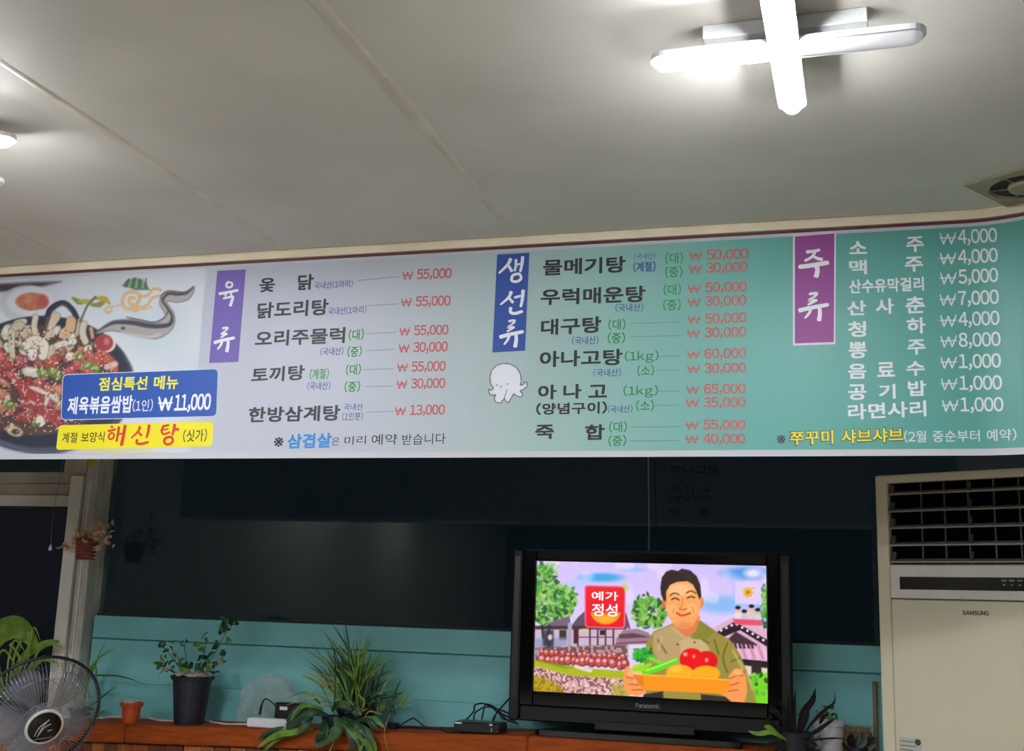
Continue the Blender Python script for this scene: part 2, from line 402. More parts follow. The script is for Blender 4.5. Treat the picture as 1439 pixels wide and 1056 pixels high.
L.new(p.outputs[0], mx.inputs[1]); L.new(tr.outputs[0], mx.inputs[2]); L.new(mx.outputs[0], N['Material Output'].inputs[0])
sheet(-3.95, .59, 1.651, 2.3325, 0, .0012, 260, M_vinyl, 'banner_sheet')
sheet(-3.95, .575, 1.670, 2.3195, .0003, .0002, 260, M_bg, 'background_print')

TM = {}
def tmat(rgb):
    if rgb not in TM:
        TM[rgb] = mat('ink_%d_%d_%d' % rgb, rgb, .5, noise=.0)
    return TM[rgb]
GC = {}
def glyph_mesh(ch):
    """vertices and faces of one character, drawn from the built-in full-width set"""
    if ch in GC: return GC[ch]
    fw = chr(ord(ch)+0xFEE0) if 0x21 <= ord(ch) <= 0x7E else ch
    c = bpy.data.curves.new('lettering', 'FONT'); c.body = fw; c.resolution_u = 3
    o = bpy.data.objects.new('lettering', c); COL.objects.link(o)
    dg = bpy.context.evaluated_depsgraph_get(); m = bpy.data.meshes.new_from_object(o.evaluated_get(dg))
    n = len(m.vertices); co = np.empty(n*3); m.vertices.foreach_get('co', co)
    GC[ch] = (co.reshape(-1, 3)[:, :2].copy(), [tuple(p.vertices) for p in m.polygons])
    bpy.data.objects.remove(o); bpy.data.curves.remove(c); bpy.data.meshes.remove(m); return GC[ch]
def text_mesh(body, bold, shear=0, space=1.0):
    V = []; F = []; x = 0.0
    for ch in body:
        if ch == ' ': x += .34; continue
        g, f = glyph_mesh(ch); lo, hi = g[:, 0].min(), g[:, 0].max(); iw = hi-lo
        if ch in '0123456789': adv = .57; ox = (adv-iw)/2-lo
        elif ord(ch) < 0x7F: adv = iw+(.09 if ch not in ',()' else .10); ox = (adv-iw)/2-lo
        else: adv = .93*space; ox = 0
        for li, (dx, dy) in enumerate([(0, 0)] if bold < .005 else [(bold*a, bold*b) for a, b in ((-.7, -.7), (.7, -.7), (-.7, .7), (.7, .7))]+([(0, 0)] if bold > .02 else [])):
            base = len(V); V += [(p[0]+x+ox+dx, p[1]+dy, li*5e-5) for p in g]; F += [tuple(base+k for k in q) for q in f]
        x += adv
    m = bpy.data.meshes.new('lettering'); m.from_pydata(V, [], F); return m
def T(body, xl, yl, xr, yr, h, rgb, bold=.012, off=.0012, name='lettering', plane=None, parent=None, shear=0, space=1.0, toplane=None):
    """lettering whose inked box has its foot from pixel (xl,yl) to (xr,yr) and the height h"""
    m = text_mesh(body, bold*1.2, shear, space); n = len(m.vertices)
    co = np.empty(n*3); m.vertices.foreach_get('co', co); co = co.reshape(-1, 3)
    lo = co.min(0); hi = co.max(0); u = (co[:, 0]-lo[0])/(hi[0]-lo[0]); v = (co[:, 1]-lo[1])/(hi[1]-lo[1])
    f = toplane or (lambda a, b: aty(a, b, BY))
    A = f(xl, yl); B = f(xr, yr); hh = (f(xl, yl-h)-A).z
    out = np.empty_like(co); out[:, 0] = A.x+(B.x-A.x)*u; out[:, 2] = A.z+(B.z-A.z)*u+v*hh
    if toplane is None: out[:, 1] = [BY-min(bend(x), .07)-off for x in out[:, 0]]
    else: out[:, 1] = A.y+(B.y-A.y)*u-off
    out[:, 1] -= co[:, 2]
    pr = parent or BR; root = pr; o_ = Vector((0, 0, 0))
    while root is not None: o_ += root.location; root = root.parent
    out -= np.array(o_)
    m.vertices.foreach_set('co', out.ravel()); m.update(); m.materials.append(tmat(rgb))
    o = bpy.data.objects.new(name, m); COL.objects.link(o); o.parent = pr
    return o
def poly_print(pts, rgb, off, name, th=.0002):
    bm = NB(); prism(bm, [bpt(x, y, off) for x, y in pts], (0, -th, 0)); bmesh.ops.recalc_face_normals(bm, faces=bm.faces)
    return obj(name, bm, tmat(rgb), BR)
def rounded(q, r, n=5):
    out = []; m = len(q)
    for i in range(m):
        a = Vector(q[i-1]); b = Vector(q[i]); c = Vector(q[(i+1) % m])
        s = b+(a-b).normalized()*r; e = b+(c-b).normalized()*r
        for k in range(n+1):
            t = k/n; out.append(tuple(s*(1-t)**2+b*2*t*(1-t)+e*t*t))
    return out
def strokes(lst, rgb, off, name, fn=None, parent=None, m=None):
    """brush strokes: [(points, width0, width1)] in photograph measure"""
    bm = NB(); f = fn or bpt; z = 0
    for pts, w0, w1 in lst:
        pp = [Vector((a, b, 0)) for a, b in pts]; P = smoothpath(pp, 5) if len(pp) > 2 else [pp[0].lerp(pp[1], k/4) for k in range(5)]
        n = len(P)-1; prev = None; z += .00002
        for i, q in enumerate(P):
            t = (P[min(i+1, n)]-P[max(i-1, 0)]).normalized(); s = Vector((-t.y, t.x, 0)); f_ = i/n
            ww = (w0+(w1-w0)*f_)/2*(.72 if i in (0, n) else 1)
            a = q+s*ww; b = q-s*ww
            vs = [bm.verts.new(f(a.x, a.y, off+z)), bm.verts.new(f(b.x, b.y, off+z))]
            if prev: bm.faces.new((prev[0], prev[1], vs[1], vs[0]))
            prev = vs
    bmesh.ops.recalc_face_normals(bm, faces=bm.faces)
    return obj(name, bm, m or tmat(rgb), parent or BR)
# brush-written syllables in a unit box (y down): points, widths
GL = {
 'ryu': [([(.35, .02), (.62, .0), (.50, .14)], .10, .08), ([(.50, .14), (.34, .26), (.62, .24)], .08, .10), ([(.62, .24), (.40, .36), (.30, .40)], .08, .06), ([(.0, .60), (.35, .52), (1.0, .42)], .15, .13), ([(.40, .50), (.36, .68), (.20, .88)], .13, .07), ([(.68, .48), (.70, .72), (.66, 1.0)], .12, .16)],
 'yuk': [([(.50, .0), (.36, .08), (.40, .22), (.60, .22), (.66, .10), (.52, .02)], .10, .09), ([(.0, .48), (.40, .44), (1.0, .36)], .13, .12), ([(.38, .46), (.34, .60)], .11, .08), ([(.64, .42), (.64, .58)], .11, .08), ([(.24, .68), (.50, .64), (.74, .62), (.70, .80), (.64, 1.0)], .09, .14)],
 'saeng': [([(.46, .06), (.34, .30), (.0, .62)], .15, .08), ([(.36, .32), (.48, .50), (.52, .58)], .10, .13), ([(.66, .10), (.66, .36), (.62, .56)], .11, .09), ([(.66, .32), (.86, .28)], .08, .07), ([(.92, .0), (.90, .30), (.84, .60)], .14, .09), ([(.74, .66), (.56, .72), (.52, .90), (.70, .96), (.88, .86), (.84, .70), (.72, .66)], .11, .10)],
 'seon': [([(.44, .04), (.34, .28), (.0, .56)], .15, .07), ([(.34, .28), (.46, .42), (.54, .50)], .09, .13), ([(.56, .30), (.84, .24)], .11, .09), ([(.92, .0), (.90, .36), (.84, .68)], .15, .10), ([(.44, .66), (.44, .86), (.62, .92), (.94, .84)], .13, .12)],
 'ju': [([(.26, .08), (.50, .06), (.72, .02)], .12, .09), ([(.56, .08), (.44, .26), (.20, .40)], .10, .09), ([(.46, .22), (.66, .34), (.80, .36)], .09, .12), ([(.0, .60), (.45, .56), (1.0, .48)], .15, .15), ([(.56, .54), (.62, .74), (.56, 1.0)], .15, .17)],
 'hae': [([(.14, .06), (.30, .08)], .12, .12), ([(.0, .26), (.22, .24), (.46, .18)], .11, .11), ([(.26, .34), (.10, .46), (.14, .64), (.34, .62), (.38, .44), (.24, .34)], .10, .10), ([(.62, .06), (.60, .40), (.56, .80)], .15, .11), ([(.62, .44), (.84, .40)], .10, .10), ([(.96, .0), (.92, .50), (.86, 1.0)], .16, .18)],
 'sin': [([(.42, .06), (.34, .32), (.0, .64)], .15, .08), ([(.34, .32), (.46, .46), (.58, .54)], .10, .14), ([(.90, .0), (.88, .36), (.82, .66)], .16, .11), ([(.34, .70), (.34, .90), (.60, .94), (.96, .86)], .14, .13)],
 'tang': [([(.14, .10), (.50, .04)], .12, .10), ([(.22, .10), (.14, .30), (.26, .48), (.58, .38)], .12, .10), ([(.18, .28), (.48, .22)], .09, .08), ([(.76, .0), (.74, .30), (.68, .56)], .15, .11), ([(.74, .28), (1.0, .26)], .13, .15), ([(.56, .62), (.34, .70), (.36, .92), (.58, .98), (.74, .84), (.68, .66), (.52, .62)], .13, .12)],
}
def glyph(key, x0, y0, x1, y1, rgb, name='brush_lettering', off=.0014):
    sl = -(1000-(x0+x1)/2)/8200
    def X(u, v): return x0+(x1-x0)*u+(y1-y0)*(.5-v)*(-sl), y0+(y1-y0)*v-(x1-x0)*(u-.5)*.04
    s = (x1-x0+y1-y0)/2
    strokes([([X(*q) for q in P], a*s, b*s) for P, a, b in GL[key]], rgb, off, name)

PURP = (112, 92, 176); BLUE = (38, 76, 158); MAG = (146, 58, 140); WHT = (236, 236, 242)
poly_print([(305.5, 381), (345.5, 379), (335, 509), (294, 510.6)], PURP, .0008, 'title_panel')
glyph('yuk', 307.6, 396, 335, 431, WHT); glyph('ryu', 301, 461, 330, 495.5, WHT)
poly_print([(698.75, 358), (744, 355.6), (737.8, 493), (692, 495.6)], BLUE, .0008, 'title_panel')
glyph('saeng', 701, 361, 737, 398, WHT); glyph('seon', 703, 408, 737.5, 444, WHT); glyph('ryu', 702, 451, 736, 489, WHT)
poly_print([(1114.3, 330), (1175, 325.5), (1173.8, 484), (1114.3, 486)], (226, 214, 230), .0006, 'panel_border')
poly_print([(1117, 332.8), (1172.5, 328.4), (1171.6, 481), (1117, 483)], MAG, .0009, 'title_panel')
glyph('ju', 1122, 351, 1165, 390.5, WHT); glyph('ryu', 1122, 412.7, 1165, 452, WHT)
K = (38, 36, 44); R = (204, 84, 84); G = (38, 150, 72); B = (72, 84, 160)
G2 = (30, 146, 80)
def wsign(x0, y1, x1, h, rgb, wd, off=.0013, bars=2):
    w_ = x1-x0; k = h*.045
    def X(u, v): return x0+w_*u+k*(1-2*v)*.5, y1-h*(1-v)-w_*(u-.5)*.03
    L_ = [([X(0, 0), X(.25, 1)], wd, wd), ([X(.25, 1), X(.5, .1)], wd, wd), ([X(.5, .1), X(.75, 1)], wd, wd), ([X(.75, 1), X(1, 0)], wd, wd)]
    L_ += [([X(-.06, v), X(1.06, v)], wd*.75, wd*.75) for v in ((.40, .64) if bars == 2 else (.46,))]
    strokes(L_, rgb, off, 'won_sign')
def won(v, xl, yl, xr, yr, h=15.5): wsign(xl, yl-1, xl+(xr-xl)*.205, h-2.5, R, 1.5, bars=1); T(v, xl+(xr-xl)*.29, yl+1+(yr-yl)*.29, xr, yr+1.5, h+1.5, R, .014)
def dots(x0, y0, x1, y1):
    bm = NB(); n = int((x1-x0)/2.6)
    for k in range(n):
        x = x0+(x1-x0)*k/n; y = y0+(y1-y0)*k/n
        bm.faces.new([bm.verts.new(bpt(a, b, .0012)) for a, b in ((x, y-.6), (x+1.3, y-.6), (x+1.3, y+.6), (x, y+.6))])
    obj('dotted_leader', bm, tmat((110, 110, 124)), BR)
rows = [
 ('옻', 364, 411.5, 386, 410.5, 20, K, .03), ('닭', 418, 408.5, 440, 407.5, 22, K, .03), ('닭도리탕', 361, 448.5, 461, 443, 22.5, K, .03),
 ('오리주물럭', 358, 487.8, 484.5, 482.4, 22, K, .03), ('토끼탕', 352.7, 538.5, 427.6, 534.2, 21, K, .03), ('한방삼계탕', 348.8, 594.3, 477.6, 591.5, 21.5, K, .03),
 ('국내산(1마리)', 441.5, 407, 495.8, 404, 10.5, B, .006), ('국내산(1마리)', 461, 443.6, 515, 440.6, 11, B, .006),
 ('(국내산)', 450, 500.6, 482.4, 499, 11.5, B, .006), ('(국내산)', 431.5, 548.8, 464, 548, 11.5, B, .006), ('국내산', 483, 577.3, 509.7, 576.6, 9.5, B, .006), ('(1인분)', 481, 592, 510, 591, 12, B, .006),
 ('(대)', 489.7, 479.4, 511, 478, 16, G, .02), ('(중)', 488, 502.7, 508, 501.6, 15.5, G, .02), ('(계절)', 435, 534, 461.8, 532.4, 15, G, .012), ('(대)', 486, 528, 507, 527, 15.5, G, .016), ('(중)', 484, 552, 505.8, 551, 15.5, G, .02),
 ('※', 384.5, 628.5, 398, 628, 13.5, K, .012), ('삼겹살', 403.6, 631, 465.5, 629.2, 20.5, (28, 138, 214), .035),
 ('은', 466, 626.5, 477, 626, 11, K, .0), ('미리', 484, 626, 514, 624.5, 12, K, .0), ('예약', 522, 626, 558, 625, 15, K, .0), ('받습니다', 565, 626, 626, 624, 15, K, .0),
 ('물메기탕', 763, 388, 879, 383, 22.5, K, .03), ('우럭매운탕', 759.7, 429.4, 907, 424.7, 22.5, K, .03), ('대구탕', 760, 472, 845, 467.5, 22.5, K, .03),
 ('아나고탕', 758.4, 516.6, 874.7, 513.4, 22.5, K, .03), ('아', 756, 562, 782, 561.4, 20.5, K, .03), ('나', 791.5, 561, 817, 560.4, 20.5, K, .03), ('고', 827, 559.4, 853, 558.8, 18, K, .03), ('(양념구이)', 753.4, 583.8, 853, 581.6, 17, K, .03),
 ('죽', 752, 617.6, 778.4, 617, 20, K, .03), ('합', 822, 619, 849.7, 618, 21.5, K, .03),
 ('(국내산)', 891, 365, 921, 364.2, 8.5, B, .0), ('(계절)', 890, 383.2, 921, 381.6, 14.5, (50, 66, 160), .02), ('(국내산)', 865, 438.7, 904, 437.7, 11.5, B, .006), ('(국내산)', 804, 485, 841, 484, 11.5, B, .006),
 ('(국내산)', 834, 530.3, 872.5, 529.5, 11.5, B, .006), ('(국내산)', 854, 580.8, 889, 580, 10.5, B, .006),
 ('(대)', 935, 371.7, 960, 370.5, 16, G2, .012), ('(중)', 934.7, 391, 959, 390, 16, G2, .016), ('(대)', 932.5, 416, 957, 415, 16, G2, .012), ('(중)', 932, 437.2, 956.6, 436.2, 16, G2, .016),
 ('(대)', 855, 464.6, 879, 463.6, 15.5, G2, .012), ('(중)', 854, 483.6, 878.4, 482.6, 15.5, G2, .016), ('(1kg)', 878, 511, 925.6, 510, 17.5, G2, .008), ('(소)', 895.6, 529.4, 919, 528.6, 15.5, G2, .012),
 ('(1kg)', 876, 559.5, 924.7, 558.8, 17.5, G2, .008), ('(소)', 894, 578.6, 919, 578, 15.5, G2, .012), ('(대)', 856, 608.4, 881, 607.6, 15.5, G2, .012), ('(중)', 855, 628, 880, 627.2, 15.5, G2, .016),
]
for t in rows: T(*t)
for v, a, b, c, d in [('55,000', 566, 394.5, 634.5, 391.5), ('55,000', 564, 432.4, 633, 430), ('55,000', 562, 473, 630, 471), ('30,000', 561, 497, 629, 494.5), ('55,000', 558.8, 524, 626, 522), ('30,000', 558, 547.6, 625.5, 546), ('13,000', 555.8, 585, 625, 583.3),
 ('50,000', 969, 367, 1052, 363.8), ('30,000', 968.5, 385.6, 1050.6, 382.4), ('50,000', 967, 413, 1049.7, 410), ('30,000', 967, 432, 1049, 429.5), ('50,000', 967, 456.6, 1049, 453.6), ('30,000', 966, 476, 1049, 473.8), ('60,000', 966, 505.6, 1048.7, 503.7), ('30,000', 966, 526, 1048.7, 524.4), ('65,000', 965, 555, 1048, 553.7), ('35,000', 964.6, 573.8, 1048, 572.8), ('55,000', 964, 605, 1047.5, 604.6), ('40,000', 964, 624.6, 1047.5, 624.2)]:
    won(v, a, b, c, d, 14.5)
for q in [(503.6, 394.5, 562, 389), (517, 430, 559.4, 427.3), (515.8, 469.4, 558, 467.3), (515, 493.3, 555.8, 491), (511.8, 519.7, 554, 518.8), (512.7, 543.6, 552.7, 543), (516.4, 579.4, 554, 578.8), (886, 455, 956, 452.8), (886, 473.8, 956, 472), (926, 501.2, 956, 501), (922.5, 521, 956, 520.6), (925.6, 550.3, 955, 550), (921.6, 570, 955, 570), (886, 600.5, 957, 600), (886, 620, 956, 619.7)]: dots(*q)
WI = (232, 238, 238); BW = .026
for t in [('소', 1193.6, 357.5, 1218.5, 357, 18), ('주', 1274, 355, 1298.6, 353.6, 21.5), ('맥', 1193.6, 386, 1218.5, 385.6, 20), ('주', 1272, 382.7, 1297.6, 381.5, 21), ('산수유막걸리', 1193.6, 413.2, 1298.6, 408.8, 19.5),
 ('산', 1191, 443.6, 1217.5, 443, 20.5), ('사', 1231, 441.9, 1256.7, 441, 21.5), ('춘', 1273, 441, 1300, 440, 23.5), ('청', 1192, 474.2, 1217.5, 473.6, 22), ('하', 1274.7, 469.8, 1301.3, 468.8, 22.5), ('뽕', 1193, 504.2, 1218.5, 503.7, 23), ('주', 1275.4, 499, 1301, 498, 21),
 ('음', 1192, 532.7, 1217.8, 532.3, 21), ('료', 1232.8, 530.2, 1257.7, 529.5, 20.5), ('수', 1274, 528.8, 1300, 528, 20.5), ('공', 1192, 562.8, 1217.8, 562.4, 22), ('기', 1235.5, 561, 1258.7, 560.5, 20.5), ('밥', 1276.4, 557.2, 1302, 556.6, 21.5), ('라면사리', 1192, 590.6, 1302, 585.4, 22)]:
    T(*t, WI, BW)
def won2(v, xl, yl, xr, yr, h=19.5):
    wsign(xl, yl-3, xl+22, h-3, WI, 1.9, bars=1); T(v, xl+26, yl+(yr-yl)*.3, xr, yr+1.4, h+3.2, WI, .014)
for q in [('4,000', 1320.7, 346.5, 1401, 343), ('4,000', 1320.9, 374.8, 1402, 371), ('5,000', 1321.4, 402.8, 1402.5, 399), ('7,000', 1320.7, 433, 1403.5, 429.5), ('4,000', 1321.4, 462.4, 1404.5, 459), ('8,000', 1321.8, 491.3, 1406, 488.7), ('1,000', 1321.8, 521.2, 1406.6, 519), ('1,000', 1322.4, 551.4, 1408, 549.7), ('1,000', 1324, 581.6, 1410, 580.4)]: won2(*q)
T('※', 1091.7, 624.3, 1104, 624, 12.5, (60, 70, 70), .01)
T('쭈꾸미 샤브샤브', 1108.6, 627.6, 1271, 622.6, 22, (66, 62, 34), .055, off=.0011)
T('쭈꾸미 샤브샤브', 1110.4, 626.2, 1269.6, 621.4, 19.6, (240, 220, 40), .02, off=.0015)
T('(2월 중순부터 예약)', 1270.6, 622.5, 1427.4, 620.7, 17, (222, 234, 234), .008)
# menu names showing through to the back of the vinyl
for b, x0, y0, x1, y1, h in [('아나고탕', 758.4, 516.6, 874.7, 513.4, 22.5), ('아 나 고', 756, 562, 853, 559.7, 20.5), ('(양념구이)', 753.4, 583.7, 853, 581.6, 17), ('죽', 752, 617.5, 778.4, 617, 20), ('합', 822, 619, 849.7, 618, 21.5)]:
    T(b, x0, y0, x1, y1, h, (60, 66, 70), .03, off=-.0016, name='show_through_lettering')
# labels on the picture
poly_print(rounded([(88.5, 526.5), (307.3, 518.3), (304.8, 586), (85.6, 591)], 7), (214, 222, 236), .0010, 'label_edge')
poly_print(rounded([(89.3, 527.6), (306.4, 519.2), (304, 585), (86.6, 590)], 6.5), (36, 84, 172), .0013, 'lunch_label')
T('점심특선 메뉴', 138.5, 550, 250, 547.2, 19, (236, 232, 66), .03, off=.0018)
T('제육볶음쌈밥', 94.5, 583, 185.5, 580.6, 24.5, (238, 240, 250), .03, off=.0018)
T('(1인)', 186, 579.5, 214.5, 578.6, 17.5, (222, 226, 240), .01, off=.0018); wsign(223.5, 577.6, 242, 20, (240, 242, 250), 2.8, .0018, 1); T('11,000', 244.5, 580.8, 295.5, 579.2, 26, (240, 242, 250), .028, off=.0018)
poly_print(rounded([(83, 598), (300.6, 592.6), (298.6, 628), (79, 632.8)], 5), (226, 220, 110), .0012, 'label_edge')
poly_print(rounded([(84, 598.8), (299.8, 593.4), (297.8, 627.2), (80, 631.8)], 4.5), (240, 226, 24), .0014, 'season_label')
T('계절 보양식', 87, 623, 146.5, 621.6, 14.5, (60, 58, 34), .012, off=.0018)
glyph('hae', 151, 598, 176, 627.5, (216, 60, 48), off=.0019); glyph('sin', 185, 597.5, 211.5, 626, (216, 60, 48), off=.0019); glyph('tang', 223, 596.5, 251.5, 625.5, (216, 60, 48), off=.0019)
T('(싯가)', 257, 622, 290.5, 620.8, 18, (60, 58, 34), .012, off=.0018)
# doodled baby octopus
oc = [(694, 546), (689.5, 540), (688.5, 531), (691, 521), (698, 514), (707, 511.2), (717, 512), (726, 517), (731.5, 526), (732.5, 536), (731, 542), (736, 541), (737, 537.5), (741, 538), (740.5, 544), (735, 548), (731, 549.5), (735, 555), (733, 558.5), (727, 557), (722, 553.5), (719, 559), (715, 566), (711, 564.5), (709, 560), (704, 566.5), (697, 566), (694.5, 561), (697, 555), (690, 556), (686.5, 551), (687.5, 547), (690.5, 549)]
poly_print(oc, (226, 228, 236), .0009, 'octopus_drawing')
ocl = [((oc+oc[:1])[i:i+2], 1.2, 1.2) for i in range(len(oc))]
strokes(ocl, (72, 72, 86), .0013, 'octopus_outline')
strokes([([(697, 543), (698.4, 541), (700, 542.5)], .9, .9), ([(702, 546), (704, 544), (706, 542)], .9, .9), ([(712, 540), (714, 540)], 1.4, 1.4), ([(709, 560), (711, 553), (712.5, 548)], 1, .8)], (72, 72, 86), .0014, 'octopus_face')

# ------------------------------------------------------------------ flat pictures (print and screen): colours laid on a fine grid
class Paint:
    def __init__(s, P): s.x, s.y = P[0], P[1]; s.c = np.zeros(s.x.shape+(3,)); s.rng = np.random.RandomState(5)
    def put(s, a, rgb):
        a = a[..., None]; s.c = s.c*(1-a)+np.array(rgb, float)*a
    def sd(s, pts):
        p = np.array(pts, float); q = np.roll(p, -1, 0); ins = np.zeros(s.x.shape, bool); dm = np.full(s.x.shape, 1e9)
        for (ax, ay), (bx, by) in zip(p, q):
            if ay != by:
                cnd = ((ay > s.y) != (by > s.y)) & (s.x < (bx-ax)*(s.y-ay)/(by-ay)+ax); ins ^= cnd
            dx, dy = bx-ax, by-ay; L2 = dx*dx+dy*dy+1e-9
            t = np.clip(((s.x-ax)*dx+(s.y-ay)*dy)/L2, 0, 1); dm = np.minimum(dm, np.hypot(s.x-ax-t*dx, s.y-ay-t*dy))
        return np.where(ins, dm, -dm)
    def poly(s, pts, rgb, soft=1.2, al=1, where=None):
        a = np.clip(.5+s.sd(pts)/soft, 0, 1)*al
        if where is not None: a = a*where
        s.put(a, rgb); return a
    def ell(s, cx, cy, rx, ry, rgb, soft=1.2, al=1, rot=0, where=None):
        c, n = math.cos(rot), math.sin(rot); X = (s.x-cx)*c+(s.y-cy)*n; Y = -(s.x-cx)*n+(s.y-cy)*c
        d = (1-np.hypot(X/rx, Y/ry))*min(rx, ry); a = np.clip(.5+d/soft, 0, 1)*al
        if where is not None: a = a*where
        s.put(a, rgb); return a
    def stroke(s, pts, wd, rgb, soft=1.2, al=1, sm=True):
        P = smoothpath([Vector((a, b, 0)) for a, b in pts], 5) if (sm and len(pts) > 2) else [Vector((a, b, 0)) for a, b in pts]
        n = len(P)-1; ws = wd if isinstance(wd, (list, tuple)) else [wd, wd]; best = np.full(s.x.shape, -1e9)
        for i in range(n):
            ax, ay = P[i].x, P[i].y; bx, by = P[i+1].x, P[i+1].y; dx, dy = bx-ax, by-ay; L2 = dx*dx+dy*dy+1e-9
            t = np.clip(((s.x-ax)*dx+(s.y-ay)*dy)/L2, 0, 1); f = (i+t)/n*(len(ws)-1); w_ = np.interp(f, range(len(ws)), ws)
            best = np.maximum(best, w_/2-np.hypot(s.x-ax-t*dx, s.y-ay-t*dy))
        a = np.clip(.5+best/soft, 0, 1)*al; s.put(a, rgb); return a
    def noise(s, sc_, seed=0):
        r = np.random.RandomState(seed); g = r.rand(64, 64); X = (s.x/sc_) % 63; Y = (s.y/sc_) % 63
        i = X.astype(int); j = Y.astype(int); u = X-i; v = Y-j; u = u*u*(3-2*u); v = v*v*(3-2*v)
        return (g[j, i]*(1-u)+g[j, i+1]*u)*(1-v)+(g[j+1, i]*(1-u)+g[j+1, i+1]*u)*v
def grid_object(name, pts, nx, ny, col, m, parent):
    """pts (ny,nx,3) world, col (ny,nx,3) sRGB 0-255"""
    off = np.array(parent.location) if parent else np.zeros(3)
    me = bpy.data.meshes.new(name); V = (pts-off).reshape(-1, 3)
    idx = np.arange(nx*ny).reshape(ny, nx); F = np.stack([idx[:-1, :-1], idx[1:, :-1], idx[1:, 1:], idx[:-1, 1:]], -1).reshape(-1, 4)
    me.vertices.add(len(V)); me.vertices.foreach_set('co', V.ravel()); me.loops.add(F.size); me.loops.foreach_set('vertex_index', F.ravel().astype(np.int32))
    me.polygons.add(len(F)); me.polygons.foreach_set('loop_start', np.arange(0, F.size, 4, dtype=np.int32)); me.update(calc_edges=True)
    c = np.clip(col/255, 0, 1); c = np.where(c <= .04045, c/12.92, ((c+.055)/1.055)**2.4).reshape(-1, 3)
    at = me.color_attributes.new('print', 'FLOAT_COLOR', 'POINT'); at.data.foreach_set('color', np.concatenate([c, np.ones((len(c), 1))], 1).ravel())
    me.materials.append(m); o = bpy.data.objects.new(name, me); COL.objects.link(o); o.parent = parent; return o
def np_proj(P):
    q = P-np.array(EYE); c = q@np.array(FW); return 719.5+FPX*(q@np.array(RX))/c, 528+FPX*(q@np.array(DN))/c

# the food picture at the banner's left end
nx, ny = 500, 190
xx, zz = np.meshgrid(np.linspace(-3.94, -2.115, nx), np.linspace(1.670, 2.319, ny)); P3 = np.stack([xx, np.full_like(xx, BY-.0006), zz], -1)
A = Paint(np_proj(P3)); X, Yp = A.x, A.y
A.c[:] = (214, 218, 231)
A.c += (A.noise(34, 3)-.5)[..., None]*np.array((22, 16, 8))
A.ell(215, 480, 70, 34, (200, 218, 226), 60, .8); A.ell(150, 432, 70, 20, (206, 220, 230), 40, .8)
A.poly([(-90, 398), (-60, 402), (0, 399), (50, 396.5), (86, 396), (55, 404), (30, 409), (0, 410), (-110, 420)], (74, 64, 72), 5)
A.ell(40, 428, 40, 27, (198, 204, 216), 3); A.ell(44, 424, 34, 21, (216, 220, 230), 3)
A.ell(45, 424, 23, 12.5, (212, 120, 86), 2.5); A.ell(60, 424, 8, 10, (206, 84, 76), 4, .9); A.ell(38, 420, 7, 6, (226, 150, 110), 4, .7)
A.ell(45, 425, 22, 12, (190, 80, 60), 2, .35, where=(A.noise(4, 8) > .55).astype(float))
for (pts, c) in (([(102, 419), (110, 424), (118, 426)], (140, 148, 70)), ([(112, 423), (122, 424), (130, 426)], (196, 190, 60)), ([(128, 429), (140, 428), (150, 420)], (150, 150, 60)), ([(134, 420), (146, 420), (154, 427)], (212, 170, 50))):
    A.stroke(pts, [3, 8, 3], c, 2)
A.poly([(171, 402), (178, 394), (190, 390), (202, 394), (211, 408), (192, 408)], (96, 140, 112), 2)
for k in range(7): A.stroke([(176+k*5, 404), (181+k*4, 392)], 1.6, (176, 200, 150) if k % 2 else (60, 104, 80), 1.2)
OR = (232, 170, 96)
for k in (0, 1):
    col = OR if k == 0 else (246, 216, 170); wd = (4.6, 1.0)[k]
    A.stroke([(196, 432), (178, 434), (172, 424), (178, 412), (192, 411), (196, 420), (190, 429), (182, 426), (183, 419), (188, 419)], wd, col, 1.2)
    A.stroke([(190, 410), (200, 416), (208, 415), (216, 406), (226, 408)], wd*.8, col, 1.2); A.stroke([(198, 433), (208, 428), (214, 419), (226, 416)], wd*.8, col, 1.2)
    A.stroke([(184, 434), (190, 438), (196, 434), (192, 430), (188, 433)], wd*.6, col, 1.2); A.stroke([(148, 436), (152, 440), (157, 436), (154, 431), (148, 434)], wd*.6, col, 1.2)
    A.stroke([(156, 432), (164, 430), (172, 430)], wd*.45, col, 1.2); A.stroke([(196, 434), (206, 434), (213, 431)], wd*.5, col, 1.2)
